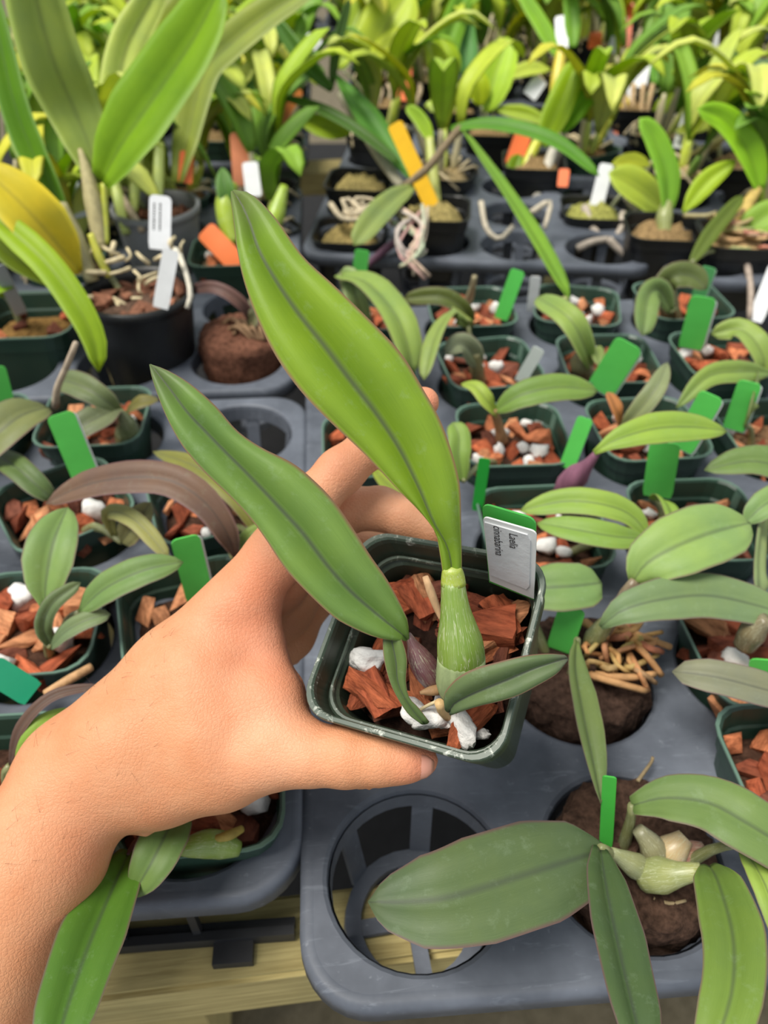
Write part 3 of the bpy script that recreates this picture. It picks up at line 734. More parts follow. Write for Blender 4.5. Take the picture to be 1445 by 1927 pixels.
# name tag stuck along the back wall of the held pot
tg = empty('plant_tag', unp(962, 1125, -.024, 1), 'white printed name label on a green tag in the held pot', 'plant tag')
def quad_plate(name, corners, d, r, thick, color, mat='tag', label=None, nudge=0.0, par=None):
    """plate through four pixel corners (TL, TR, BR, BL) with depths d, rounded at the top"""
    tl, tr, br, bl = [Pd(x, y, q) for (x, y), q in zip(corners, d)]
    nr = (tr - tl).cross(bl - tl).normalized()
    if nr.dot(CAM - tl) < 0: nr = -nr
    w = (tr - tl).length
    def at(u, v_): return tl.lerp(tr, u).lerp(bl.lerp(br, u), v_)
    L = (bl - tl).length; ru = r / w; rv = r / L
    uv_ = [(0, 1), (1, 1)] + [(1 - ru + ru * math.cos(R(a)), rv - rv * math.sin(R(a))) for a in (0, 22, 45, 68, 90)] + [(ru + ru * math.cos(R(a)), rv - rv * math.sin(R(a))) for a in (90, 112, 135, 158, 180)]
    top = [at(*q) + nr * (thick / 2 + nudge) for q in uv_]; bot = [at(*q) + nr * (-thick / 2 + nudge) for q in uv_]; m = len(top)
    fs = [tuple(range(m)), tuple(range(m, 2 * m))[::-1]] + [(k, m + k, m + (k + 1) % m, (k + 1) % m) for k in range(m)]
    o = wobj(name, top + bot, fs, M[mat], par or tg, color, False)
    if label: o['label'] = label
    return at, nr, o
TD = (.2790, .2735, .3010, .3060)
quad_plate('green_plate', ((907, 946), (1009, 976), (1006, 1128), (921, 1094)), [q + .0012 for q in TD], .0032, .0009, rgb(66, 160, 66), label='green plastic tag behind the label')
at_, nr_, wp_ = quad_plate('white_plate', ((909, 971), (1010, 1000), (1005, 1126), (922, 1092)), TD, .0020, .0007, rgb(214, 215, 214), label='white plastic front plate')
fq = [at_(u, v_) for u, v_ in ((.03, .06), (.84, .06), (.90, .13), (.90, .80), (.84, .87), (.03, .87))]
vs = [q + nr_ * .0009 for q in fq] + [q + nr_ * .0003 for q in fq]
fl = wobj('film_label', vs, [tuple(range(6)), tuple(range(6, 12))[::-1]] + [(k, 6 + k, 6 + (k + 1) % 6, (k + 1) % 6) for k in range(6)], M['film'], wp_, rgb(202, 204, 206), False); fl['label'] = 'glossy printed label film'
def tag_text(body, u, v0, h):
    cu = bpy.data.curves.new('print', 'FONT'); cu.body = body; cu.size = 1.0; cu.align_x = 'LEFT'; cu.extrude = 0.004; cu.resolution_u = 3
    to = bpy.data.objects.new('print', cu); COL.objects.link(to)
    dg = bpy.context.evaluated_depsgraph_get(); me = bpy.data.meshes.new_from_object(to.evaluated_get(dg)); bpy.data.objects.remove(to); bpy.data.curves.remove(cu)
    p0 = at_(u, v0); ydir = (at_(1, v0) - at_(0, v0)).normalized(); xdir = (at_(u, 1) - at_(u, 0)).normalized()   # words run down the tag
    org = wloc(tg)
    for q in me.vertices:
        x, y, z = q.co; q.co = p0 + xdir * (x * h * .78) + ydir * (y * h) + nr_ * (.0010 + z * h * .1) - org
    me.update(); obj('print', me, M['ink'], wp_)
tag_text('Laelia', .50, .10, .0047)
tag_text('cinnabarina', .20, .06, .0047)

# ------------------------------------------------------------------ the hand (smooth-blended tapered volumes, meshed as one skin)
def hand_mesh():
    def cp(px, py, d): return np.array([(px - CX) / F_PX * d, -(py - CY) / F_PX * d, d])
    S = {}
    palm = [  # (p, r, p, r)
        ((-190, 2120, .285), .034, (-62, 1860, .300), .0300), ((-62, 1860, .300), .0300, (60, 1620, .313), .0272), ((60, 1620, .313), .0272, (150, 1470, .322), .0235),
        ((40, 1640, .335), .024, (140, 1480, .345), .021),
        ((150, 1470, .322), .0235, (300, 1445, .320), .0220), ((300, 1445, .320), .0220, (420, 1432, .314), .0178), ((420, 1432, .314), .0178, (500, 1418, .306), .0134),
        ((150, 1450, .325), .0225, (330, 1265, .325), .0180), ((330, 1265, .325), .0180, (523, 1042, .327), .0118),
        ((240, 1400, .316), .0230, (400, 1280, .320), .0195), ((400, 1280, .320), .0195, (478, 1215, .323), .0095),
        ((400, 1370, .312), .0205, (500, 1325, .312), .0125), ((500, 1325, .312), .0125, (528, 1378, .306), .0115),
        ((470, 1150, .327), .0120, (492, 1235, .325), .0075), ((492, 1235, .325), .0075, (506, 1310, .314), .0110),
        ((160, 1460, .345), .020, (528, 1090, .348), .0122), ((170, 1470, .358), .019, (538, 1145, .366), .0118), ((180, 1490, .365), .018, (545, 1195, .382), .0112),
        ((250, 1450, .350), .020, (480, 1260, .352), .012), ((300, 1470, .345), .018, (470, 1340, .345), .012),
    ]
    fingers = [
        [((500, 1418, .306), .0134), ((580, 1420, .3015), .0117), ((652, 1424, .2985), .0112), ((715, 1428, .2965), .0096), ((762, 1430, .2955), .0080), ((794, 1431, .296), .0062)],
        [((523, 1042, .327), .0118), ((585, 945, .330), .0104), ((640, 888, .333), .0098), ((700, 838, .336), .0090), ((752, 795, .338), .0086), ((797, 757, .339), .0070)],
        [((528, 1090, .348), .0122), ((590, 1010, .353), .0108), ((655, 958, .355), .0103), ((715, 957, .3535), .0096), ((765, 975, .351), .0092), ((815, 1003, .347), .0082)],
        [((538, 1145, .366), .0118), ((600, 1070, .374), .0106), ((655, 1030, .380), .0100), ((720, 1040, .381), .0094), ((775, 1060, .379), .0088), ((820, 1080, .376), .0078)],
        [((545, 1195, .382), .0112), ((590, 1130, .390), .0096), ((640, 1095, .395), .0090), ((690, 1105, .397), .0084), ((740, 1125, .397), .0074)],
    ]
    lo = np.array([-.225, -.235, .255]); hi = np.array([.045, .060, .425]); vox = .00135
    nx, ny, nz = [int(math.ceil((hi[i] - lo[i]) / vox)) for i in range(3)]
    gx, gy, gz = np.meshgrid(*[(lo[i] + vox * np.arange(n)).astype(np.float32) for i, n in enumerate((nx, ny, nz))], indexing='ij')
    def cone(a, ra, b, rb):
        ba = b - a; l2 = float(ba @ ba)
        px, py, pz = gx - a[0], gy - a[1], gz - a[2]
        h = np.clip((px * ba[0] + py * ba[1] + pz * ba[2]) / l2, 0, 1)
        dx, dy, dz = px - ba[0] * h, py - ba[1] * h, pz - ba[2] * h
        return np.sqrt(dx * dx + dy * dy + dz * dz) - (ra + (rb - ra) * h)
    def smin(a, b, k):
        h = np.clip(.5 + .5 * (b - a) / k, 0, 1); return b + (a - b) * h - k * h * (1 - h)
    f = None
    for p, r, q, s in palm:
        d = cone(cp(*p), r, cp(*q), s); f = d if f is None else smin(f, d, .010)
    fing = None
    for ch in fingers:
        d = None
        for (p, r), (q, s) in zip(ch[:-1], ch[1:]):
            e = cone(cp(*p), r, cp(*q), s); d = e if d is None else smin(d, e, .0045)
        fing = d if fing is None else smin(fing, d, .0018)
    f = smin(f, fing, .0075)
    # naive surface nets
    sgn = f < 0
    c = np.zeros((nx - 1, ny - 1, nz - 1), np.int8)
    for i in (0, 1):
        for j in (0, 1):
            for k in (0, 1): c += sgn[i:nx - 1 + i, j:ny - 1 + j, k:nz - 1 + k]
    act = (c > 0) & (c < 8); idx = -np.ones(act.shape, np.int64); ii = np.argwhere(act); idx[act] = np.arange(len(ii))
    acc = np.zeros((len(ii), 3)); cnt = np.zeros(len(ii))
    corners = [(i, j, k) for i in (0, 1) for j in (0, 1) for k in (0, 1)]
    val = {q: f[ii[:, 0] + q[0], ii[:, 1] + q[1], ii[:, 2] + q[2]] for q in corners}
    for q in corners:
        for ax in range(3):
            if q[ax] == 0:
                q2 = tuple(1 if a == ax else q[a] for a in range(3)); a, b = val[q], val[q2]; m = (a < 0) != (b < 0)
                t = np.where(m, a / np.where(m, a - b, 1), 0)
                pos = np.tile(np.array(q, float), (len(ii), 1)); pos[:, ax] += t
                acc[m] += pos[m]; cnt[m] += 1
    V = lo + vox * (ii + acc / cnt[:, None])
    faces = []
    for ax in range(3):
        o1, o2 = [(1, 2), (2, 0), (0, 1)][ax]
        sl0 = [slice(None)] * 3; sl1 = [slice(None)] * 3; sl0[ax] = slice(0, -1); sl1[ax] = slice(1, None)
        s0, s1 = sgn[tuple(sl0)], sgn[tuple(sl1)]; e = np.argwhere(s0 != s1)
        e = e[(e[:, o1] > 0) & (e[:, o2] > 0) & (e[:, o1] < act.shape[o1]) & (e[:, o2] < act.shape[o2])]
        def g(a, b):
            q = e.copy(); q[:, o1] -= a; q[:, o2] -= b; return idx[q[:, 0], q[:, 1], q[:, 2]]
        quad = np.stack([g(0, 0), g(1, 0), g(1, 1), g(0, 1)], 1); flip = s0[e[:, 0], e[:, 1], e[:, 2]]
        quad[~flip] = quad[~flip][:, ::-1]; faces.append(quad)
    Fq = np.concatenate(faces)
    return V, Fq
HV, HF = hand_mesh()
rtv, upv, fwv = np.array(RT), np.array(UP), np.array(FW)
HVW = np.array(CAM) + HV[:, :1] * rtv + HV[:, 1:2] * upv + HV[:, 2:3] * fwv
org = Vector((float(HVW[:, 0].mean()), float(HVW[:, 1].mean()), float(HVW[:, 2].min())))
me = bpy.data.meshes.new('person'); me.from_pydata((HVW - np.array(org)).tolist(), [], HF.tolist())
me.polygons.foreach_set('use_smooth', [True] * len(me.polygons))
bm = bmesh.new(); bm.from_mesh(me)
for _ in range(3): bmesh.ops.smooth_vert(bm, verts=bm.verts, factor=.5, use_axis_x=True, use_axis_y=True, use_axis_z=True)
# skin creases: thumb knuckle lines, wrist fold, finger joints (pixel lines pressed into the near side)
for (x0, y0, x1, y1, dep_, sg) in ((678, 1478, 700, 1415, .0007, .0010), (694, 1478, 718, 1412, .0008, .0010), (712, 1474, 730, 1420, .0006, .0010), (205, 1545, 275, 1562, .0012, .0018), (150, 1575, 250, 1552, .0010, .0020), (652, 985, 664, 940, .0008, .0012), (738, 1000, 752, 950, .0008, .0012), (548, 1200, 575, 1340, .0006, .0016), (470, 1300, 560, 1345, .0005, .002)):
    for v in bm.verts:
        p = v.co + org - CAM; z = p.dot(FW); x = CX + F_PX * p.dot(RT) / z; y = CY - F_PX * p.dot(UP) / z
        if abs(x - (x0 + x1) / 2) > 90 or abs(y - (y0 + y1) / 2) > 90: continue
        dx, dy = x1 - x0, y1 - y0; l2 = dx * dx + dy * dy; t_ = max(0, min(1, ((x - x0) * dx + (y - y0) * dy) / l2))
        d_ = math.hypot(x - x0 - t_ * dx, y - y0 - t_ * dy) * z / F_PX
        if v.normal.dot(-p.normalized()) > .1: v.co -= v.normal * dep_ * 1.7 * math.exp(-(d_ / (sg * 1.25)) ** 2)
bmesh.ops.recalc_face_normals(bm, faces=bm.faces)
bm.to_mesh(me); bm.free()
ca = me.color_attributes.new('tone', 'FLOAT_COLOR', 'POINT')
base_c = np.array(rgb(206, 148, 108)[:3]); pink = np.array(rgb(216, 138, 112)[:3]); pale = np.array(rgb(226, 172, 138)[:3])
HPX = np.stack([CX + F_PX * HV[:, 0] / HV[:, 2], CY - F_PX * HV[:, 1] / HV[:, 2]], 1)
colr = np.tile(base_c, (len(HV), 1))
def spot(x, y, z, rad, col, amt):
    global colr
    c0 = np.array([(x - CX) / F_PX * z, -(y - CY) / F_PX * z, z]); w = np.exp(-((HV - c0) ** 2).sum(1) / rad ** 2)[:, None] * amt
    colr = colr * (1 - w) + np.array(col) * w
spot(520, 1260, .31, .030, pink, .4); spot(540, 1130, .32, .03, pink, .5); spot(500, 1400, .295, .02, pale, .5); spot(800, 1435, .295, .012, pink, .9)
spot(640, 890, .33, .016, pink, .4); spot(720, 950, .345, .025, pale, .6); spot(800, 757, .335, .012, pink, .7); spot(200, 1590, .31, .03, pink, .25)
ca.data.foreach_set('color', np.concatenate([colr, np.ones((len(HV), 1))], 1).astype(np.float32).ravel())
person = obj('person', me, M['skin'], None, org)
tag(person, 'bare hand and forearm reaching in from the left, gripping the square green pot', 'person')
# short arm hairs along the forearm
rnd = random.Random(12); hv, hf = [], []
cand = [i for i in range(len(me.vertices)) if HPX[i, 0] > 0 and HPX[i, 1] > 1180 and HPX[i, 0] < 330 and HPX[i, 0] + HPX[i, 1] * .9 < 1560]
for i in rnd.sample(cand, min(170, len(cand))):
    v_ = me.vertices[i]; p = v_.co + org; nr = v_.normal
    if nr.dot(CAM - p) < .03 * 0: continue
    d_ = (RT * rnd.uniform(-.2, 1) + UP * rnd.uniform(-.6, 1) + nr * .35); d_ = (d_ - nr * d_.dot(nr) * .6).normalized(); L_ = rnd.uniform(.004, .009)
    a_, b_ = tube([p, p + d_ * L_ * .5 + nr * .0006, p + d_ * L_], [.00004, .00003, .00001], 3)
    o_ = len(hv); hv += a_; hf += [tuple(q + o_ for q in g) for g in b_]
tag(wobj('arm_hair', hv, hf, simple('arm_hair', rgb(92, 62, 44), .6), person), kind='stuff')
# thumb nail: curved plate wrapped on the end of the thumb
nv, nf = [], []
for i in range(7):
    u = i / 6; x = 773 + 42 * u; r_ = .0076 - .0022 * u - .0012 * max(0, u - .7) / .3; ax = Pd(x, 1430.5, .2956 + .0004 * u)
    wd = 1.0 - .45 * max(0, (u - .55) / .45) ** 2
    for k in range(9):
        a = R(12) + (k / 8 - .5) * R(92) * wd
        nv.append(ax + (FW * -math.cos(a) - UP * math.sin(a)) * (r_ + .00035))
for i in range(6):
    for k in range(8): nf.append((i * 9 + k, i * 9 + k + 1, i * 9 + k + 10, i * 9 + k + 9))
nail = wobj('thumb_nail', nv, nf, M['nail'], person)
sm = nail.modifiers.new('thickness', 'SOLIDIFY'); sm.thickness = .0005; sm.offset = 0
# ------------------------------------------------------------------ right-hand tray
LUP = (0, -.45, 1)
def plug(pos, label, seed, r=.038, top=.012, hgt=.062, col=rgb(72, 54, 44)):
    """bare root ball without a pot, standing in a tray cell"""
    t = empty('potted_orchid', pos + Vector((0, 0, -CELL_D + .004)), label, 'orchid')
    vs, fs = [], []; NA = 56; base_rows = [(.80, 0), (.90, .25), (.97, .6), (1.0, .9), (.93, 1.0), (.6, 1.05), (.25, 1.06), (.02, 1.06)]
    rows = [(interp(range(8), [q[0] for q in base_rows], i / 3), interp(range(8), [q[1] for q in base_rows], i / 3)) for i in range(22)]
    H = top + CELL_D - .004
    for i, (k, z) in enumerate(rows):
        for j in range(NA):
            a = 2 * math.pi * j / NA; q = Vector((math.cos(a) * 3, math.sin(a) * 3, z * 4 + seed)); d = 1 + .10 * noise.noise(q * 1.6) + .05 * noise.noise(q * 4.1)
            rr_ = r * k * d; vs.append((rr_ * math.cos(a), rr_ * math.sin(a), z * H + .004 * noise.noise(q * 2.3) + (.0022 * noise.noise(Vector((rr_ * math.cos(a) * 260, rr_ * math.sin(a) * 260, seed))) if z > .95 else 0)))
    for i in range(len(rows) - 1):
        for j in range(NA):
            j2 = (j + 1) % NA; fs.append((i * NA + j, i * NA + j2, (i + 1) * NA + j2, (i + 1) * NA + j))
    fs.append(tuple(range(NA))[::-1]); fs.append(tuple(range((len(rows) - 1) * NA, len(rows) * NA)))
    obj('root_ball', mesh_from('root_ball', vs, fs, True), M['moss'], t, color=col)
    return t

# front plug plant, bottom right
t = plug(A(1, 0), 'orchid on a bare brown root ball, dark leaves spreading, at bottom right', 3, .0385, .010)
leaf(t, [(1140, 1600, .050), (1090, 1615, .058), (1000, 1643, .064), (850, 1688, .066), (760, 1698, .063), (693, 1697, .060)], 93, rgb(84, 104, 72), 'oval', (0, -.2, 1), vfold=.10, n=26)
leaf(t, [(1128, 1600, .055), (1140, 1680, .066), (1165, 1800, .076), (1195, 1927, .082), (1215, 2020, .082)], 50, rgb(72, 94, 58), 'blunt', (.2, -.1, 1), vfold=.35, n=22)
leaf(t, [(1335, 1632, .045), (1352, 1665, .062), (1378, 1760, .082), (1378, 1860, .092), (1350, 1960, .092), (1330, 2040, .088)], 58, rgb(108, 136, 62), 'blunt', (-.3, -.1, 1), vfold=.25, n=22)
leaf(t, [(1190, 1516, .048), (1250, 1503, .056), (1330, 1512, .063), (1400, 1548, .066), (1490, 1605, .062), (1560, 1660, .055)], 56, rgb(104, 130, 78), 'blunt', (0, -.2, 1), vfold=.12, n=22)
leaf(t, [(1390, 1590, .050), (1425, 1640, .055), (1450, 1700, .055), (1470, 1790, .050)], 26, rgb(140, 168, 82), 'lance', n=14)
for pts, rp, c in (([(1150, 1602, .040), (1180, 1620, .032), (1215, 1640, .020)], [8, 17, 24, 22], rgb(132, 138, 100)), ([(1320, 1638, .040), (1270, 1645, .034), (1215, 1648, .022)], [14, 22, 34, 30], rgb(136, 144, 92)),
                   ([(1200, 1560, .034), (1225, 1590, .028), (1240, 1625, .018)], [12, 24, 30], rgb(120, 120, 96)), ([(1290, 1575, .030), (1270, 1595, .026), (1240, 1625, .016)], [16, 32, 30], rgb(170, 152, 120)), ([(1320, 1600, .022), (1290, 1605, .022), (1250, 1625, .014)], [16, 24, 18], rgb(138, 98, 82))):
    bulb_obj('pseudobulb', t, pts, rp, c, 'bulb', n=10, around=14)
for pts in ([(1200, 1470, .012), (1225, 1435, .008), (1228, 1425, .010)], [(1230, 1690, .012), (1260, 1700, .013), (1290, 1695, .012)]): root_obj(t, pts, 4, rgb(150, 132, 100))
plant_tag('thin green tag seen edge-on beside the bottom right root ball', (1140, 1590, .014), (1147, 1460, .060), 13, rgb(70, 178, 66))

# second plug plant, tangle of tan roots
t = plug(A(1, 1), 'orchid on a dark root ball with tangled tan roots, right of the held pot', 9, .040, .012, col=rgb(66, 50, 42))
leaf(t, [(1084, 1205, .050), (1080, 1260, .055), (1095, 1350, .055), (1112, 1430, .050), (1130, 1512, .044)], 27, rgb(118, 138, 84), 'lance', (.6, -.3, 1), vfold=.5, n=18, label='narrow drooping leaf with purple edge')
leaf(t, [(1190, 1095, .062), (1215, 1062, .072), (1270, 1030, .080), (1340, 1003, .082), (1412, 985, .078)], 62, rgb(134, 164, 98), 'oval', (0, -.4, 1), vfold=.12, n=20)
leaf(t, [(1130, 1180, .052), (1170, 1150, .062), (1240, 1130, .066), (1330, 1122, .062), (1420, 1140, .055), (1500, 1165, .050)], 44, rgb(112, 136, 100), 'oval', (0, -.4, 1), vfold=.12, n=20)
leaf(t, [(960, 1118, .050), (1020, 1108, .058), (1080, 1104, .060), (1132, 1098, .058)], 47, rgb(120, 150, 92), 'blunt', (0, -.4, 1), vfold=.10, n=16)
bulb_obj('pseudobulb', t, [(1195, 1092, .064), (1178, 1115, .056), (1160, 1148, .046), (1140, 1180, .034), (1118, 1210, .018)], [9, 12, 12, 15, 17, 12], rgb(112, 96, 80), n=12, around=12)
bulb_obj('pseudobulb', t, [(1150, 1160, .050), (1130, 1185, .036), (1108, 1215, .018)], [10, 16, 20, 14], rgb(120, 126, 84), n=10, around=12)
rnd = random.Random(4)
for i in range(26):
    x0, y0 = rnd.uniform(1095, 1190), rnd.uniform(1180, 1260); a = rnd.uniform(-1.2, 1.5); l = rnd.uniform(40, 110)
    x1, y1 = min(x0 + l * math.cos(a), 1245), y0 + l * math.sin(a) * .8
    root_obj(t, [(x0, y0, .020), ((x0 + x1) / 2 + rnd.uniform(-25, 25), (y0 + y1) / 2 + rnd.uniform(-15, 15), .030), (x1, y1, .018)], rnd.uniform(5, 8), rgb(176 + rnd.randint(-14, 20), 136 + rnd.randint(-14, 14), 92))
for pts in ([(1150, 1170, .025), (1200, 1195, .028), (1262, 1218, .022)], [(1110, 1270, .022), (1160, 1285, .026), (1215, 1300, .020)], [(1120, 1270, .022), (1180, 1275, .026), (1232, 1268, .022)], [(1100, 1170, .030), (1120, 1185, .032), (1145, 1200, .03)]): root_obj(t, pts, 8, rgb(188, 144, 98))
plant_tag('bright green tag leaning over the tangled tan roots', (1052, 1222, .016), (1078, 1142, .052), 25, GRN_TAG)

t = potted(A(2, 1), 'orchid in a green pot at the right edge, grey-purple leaf in front', 21, .022, .02, 14, 2, big=1.6)
leaf(t, [(1560, 1330, .040), (1450, 1302, .052), (1350, 1276, .055), (1265, 1264, .050)], 34, rgb(124, 128, 110), 'blunt', vfold=.2, n=16)
bulb_obj('pseudobulb', t, [(1400, 1215, .032), (1420, 1185, .046), (1445, 1165, .055)], [20, 26, 14], rgb(110, 104, 82))
plant_tag('green tag cut by the right edge in front of orange bark', (1440, 1275, .022), (1440, 1240, .036), 28, GRN_TAG)
t = potted(A(2, 0), 'orchid in a green pot just entering the frame at the lower right edge', 22, .030, .0, 22, 3, dx=-.014, dy=.020)
leaf(t, [(1540, 1500, .050), (1580, 1440, .07), (1650, 1400, .08)], 40, G1)

t = potted(A(1, 2), 'orchid in a green pot behind the printed label, two broad leaves and white pumice', 31, .026, 0, 20, 6)
leaf(t, [(1222, 1012, .050), (1185, 970, .062), (1130, 950, .068), (1060, 945, .066), (978, 962, .058)], 26, rgb(138, 168, 80), 'oval', (0, -.5, 1), vfold=.25, n=18)
leaf(t, [(1222, 1016, .050), (1160, 1012, .060), (1090, 1000, .062), (1010, 985, .058)], 26, rgb(130, 162, 78), 'oval', (0, -.3, 1), vfold=.22, n=18)
bulb_obj('bud_sheath', t, [(1050, 925, .030), (1080, 900, .050), (1105, 875, .066), (1125, 850, .078)], [10, 22, 24, 12, 6], rgb(136, 92, 112), 'sheath', label='purple bud sheath')
leaf(t, [(1118, 852, .078), (1160, 828, .086), (1230, 808, .090), (1300, 805, .088), (1368, 812, .082)], 31, rgb(140, 170, 74), 'lance', (0, -.6, 1), vfold=.2, n=18, label='lime leaf with dark streaks above the purple sheath')
plant_tag('thin green tag behind the held leaf, left of the pumice-topped pot', (898, 960, .020), (912, 862, .062), 11, rgb(34, 150, 52))
t = potted(A(2, 2), 'orchid in a green pot holding a large upright green tag, white pumice at its back', 32, .026, -.02, 18, 4)
leaf(t, [(1222, 938, .034), (1250, 948, .045), (1268, 985, .045), (1280, 1020, .035)], 20, rgb(132, 164, 74), 'lance', (.5, -.4, 1))
leaf(t, [(1300, 1000, .03), (1260, 990, .045), (1215, 1040, .05), (1200, 1075, .04)], 20, rgb(112, 138, 70), 'lance')
leaf(t, [(1440, 960, .04), (1426, 1010, .05), (1420, 1080, .05), (1425, 1130, .04)], 26, rgb(146, 166, 112), 'blunt', (.8, -.5, .6))
leaf(t, [(1400, 985, .060), (1440, 950, .07), (1500, 920, .072)], 28, rgb(126, 156, 100), 'oval')
leaf(t, [(1240, 1150, .030), (1250, 1100, .045), (1262, 1050, .055)], 24, rgb(108, 134, 72), 'blunt', (.2, -.8, .6))
plant_tag('large upright green tag behind the lime leaf', (1236, 934, .024), (1252, 832, .068), 28, GRN_TAG)
plant_tag('green tag with white edge poking above the lime leaf', (1282, 845, .030), (1340, 742, .080), 23, GRN_TAG, back=WHT_TAG)
t = potted(A(3, 2), 'orchid in a green pot by the right edge below the long striped leaf', 33, .024, 0, 14, 2)
leaf(t, [(1560, 960, .04), (1500, 900, .06), (1420, 870, .066), (1325, 885, .060)], 30, rgb(104, 130, 76), 'oval')

t = potted(A(1, 3), 'orchid in a square green pot with pumice and one stalk, behind the held big leaf', 41, .026, -.02, 20, 7)
leaf(t, [(930, 775, .050), (980, 745, .065), (1050, 730, .070), (1125, 736, .066)], 27, rgb(110, 140, 72), 'oval', (0, -.6, 1), vfold=.15)
leaf(t, [(935, 785, .045), (915, 755, .060), (895, 730, .066), (868, 722, .062)], 15, rgb(150, 172, 72), 'lance')
leaf(t, [(870, 905, .030), (862, 860, .045), (862, 820, .055), (852, 795, .06)], 23, rgb(126, 156, 76), 'blunt', (.2, -.9, .5))
bulb_obj('pseudobulb', t, [(945, 830, .014), (938, 800, .034), (928, 770, .052)], [12, 9, 8], rgb(170, 134, 96), 'sheath')
plant_tag('green tag leaning right between two rear pots of orange bark', (1066, 880, .022), (1102, 786, .062), 15, GRN_TAG)
t = potted(A(2, 3), 'orchid in a green pot with a curled brown leaf and a grey leaf', 42, .026, .03, 18, 3)
leaf(t, [(1166, 805, .030), (1160, 775, .048), (1142, 738, .058)], 12, rgb(178, 120, 74), 'blunt', (.6, -.7, .5), label='curled brown dead leaf')
leaf(t, [(1165, 810, .030), (1200, 775, .050), (1235, 730, .066), (1256, 682, .074)], 20, rgb(128, 140, 104), 'lance', (-.4, -.7, .7))
t = potted(A(3, 3), 'grey-brown rooted orchid between two green tags at the right edge', 43, .020, 0, 10, 1, bed=rgb(120, 92, 66))
leaf(t, [(1400, 800, .03), (1412, 760, .05), (1425, 700, .06)], 12, rgb(130, 150, 90), 'strap', (.8, -.7, .3))
plant_tag('green tag near the right edge standing beside grey roots', (1380, 808, .022), (1412, 718, .066), 21, GRN_TAG, back=WHT_TAG)

t = potted(A(1, 4), 'orchid in a green pot with a dull grey leaf and a small white tag', 51, .026, .12, 20, 4)
leaf(t, [(905, 690, .030), (880, 655, .052), (860, 648, .058), (838, 668, .054)], 22, rgb(126, 136, 112), 'oval', (0, -.8, .7))
leaf(t, [(880, 612, .060), (850, 595, .072), (820, 635, .070), (798, 715, .052)], 18, rgb(128, 150, 84), 'strap', (-.6, -.6, .5))
bulb_obj('pseudobulb', t, [(900, 715, .014), (898, 690, .030), (895, 665, .045)], [14, 12, 7], rgb(118, 114, 76))
plant_tag('small grey-white tag between two rear green pots', (978, 718, .022), (1015, 655, .056), 12, rgb(196, 206, 200))
t = potted(A(2, 4), 'orchid in a green pot with a broad slanting green tag in front', 52, .026, -.05, 20, 3)
leaf(t, [(1110, 690, .030), (1098, 650, .055), (1070, 600, .075), (1010, 560, .074)], 24, rgb(132, 158, 86), 'blunt', (.1, -.8, .6))
leaf(t, [(1110, 690, .030), (1120, 660, .044), (1128, 690, .040)], 14, rgb(120, 140, 80), 'lance')
bulb_obj('pseudobulb', t, [(1098, 705, .014), (1095, 680, .032), (1100, 650, .050)], [22, 22, 8], rgb(122, 118, 84))
plant_tag('broad green tag slanting right across orange bark', (1128, 735, .020), (1185, 645, .070), 28, GRN_TAG, back=rgb(190, 220, 196))
t = potted(A(3, 4), 'orchid in a green pot with a tall green and white tag', 53, .026, .02, 20, 4)
leaf(t, [(1400, 715, .040), (1436, 690, .055), (1420, 645, .070), (1385, 620, .072), (1338, 628, .066)], 22, rgb(138, 162, 84), 'blunt', (.2, -.8, .6))
leaf(t, [(1450, 702, .055), (1390, 700, .066), (1330, 710, .066), (1272, 768, .050)], 22, rgb(130, 156, 80), 'lance', (0, -.7, .7))
plant_tag('tall green tag with white edge above the right-hand pots', (1298, 655, .024), (1325, 558, .075), 23, GRN_TAG, back=WHT_TAG)

t = potted(A(1, 5), 'orchid in a green back-row pot, white pumice at left, tag leaning right', 61, .026, 0, 20, 6)
leaf(t, [(885, 615, .030), (875, 585, .052), (830, 558, .064), (760, 562, .058)], 17, rgb(88, 100, 48), 'blunt', (0, -.8, .6))
leaf(t, [(885, 615, .030), (870, 590, .050), (845, 570, .06)], 14, rgb(150, 168, 90), 'lance')
bulb_obj('pseudobulb', t, [(880, 570, .014), (888, 545, .034), (893, 520, .050)], [9, 7, 5], rgb(150, 140, 110), 'sheath')
plant_tag('narrow green tag leaning right in the back row of the right tray', (942, 600, .018), (975, 508, .066), 14, GRN_TAG)
t = potted(A(2, 5), 'orchid in a tilted green pot in the back row, thin white tag at its left', 62, .024, -.25, 16, 5)
bulb_obj('pseudobulb', t, [(1068, 590, .012), (1062, 560, .030)], [10, 6], rgb(140, 150, 90))
plant_tag('thin white tag in the tilted back-row pot', (1000, 585, .018), (1008, 520, .055), 10, WHT_TAG)
t = potted(A(3, 5), 'orchid in a green pot in the back row with two blunt hanging leaves', 63, .026, .04, 18, 2)
leaf(t, [(1262, 585, .040), (1240, 545, .062), (1218, 560, .062), (1208, 632, .044)], 24, rgb(112, 138, 84), 'blunt', (0, -.9, .4))
leaf(t, [(1240, 560, .040), (1262, 522, .064), (1300, 520, .066), (1330, 545, .058)], 24, rgb(94, 108, 62), 'oval', (0, -.8, .6))
bulb_obj('pseudobulb', t, [(1262, 600, .012), (1258, 570, .032), (1262, 535, .055)], [20, 18, 8], rgb(128, 120, 84))
plant_tag('pale green tag behind the blunt-leaved back-row orchid', (1302, 590, .018), (1335, 502, .068), 13, rgb(96, 180, 110), back=rgb(200, 225, 205))
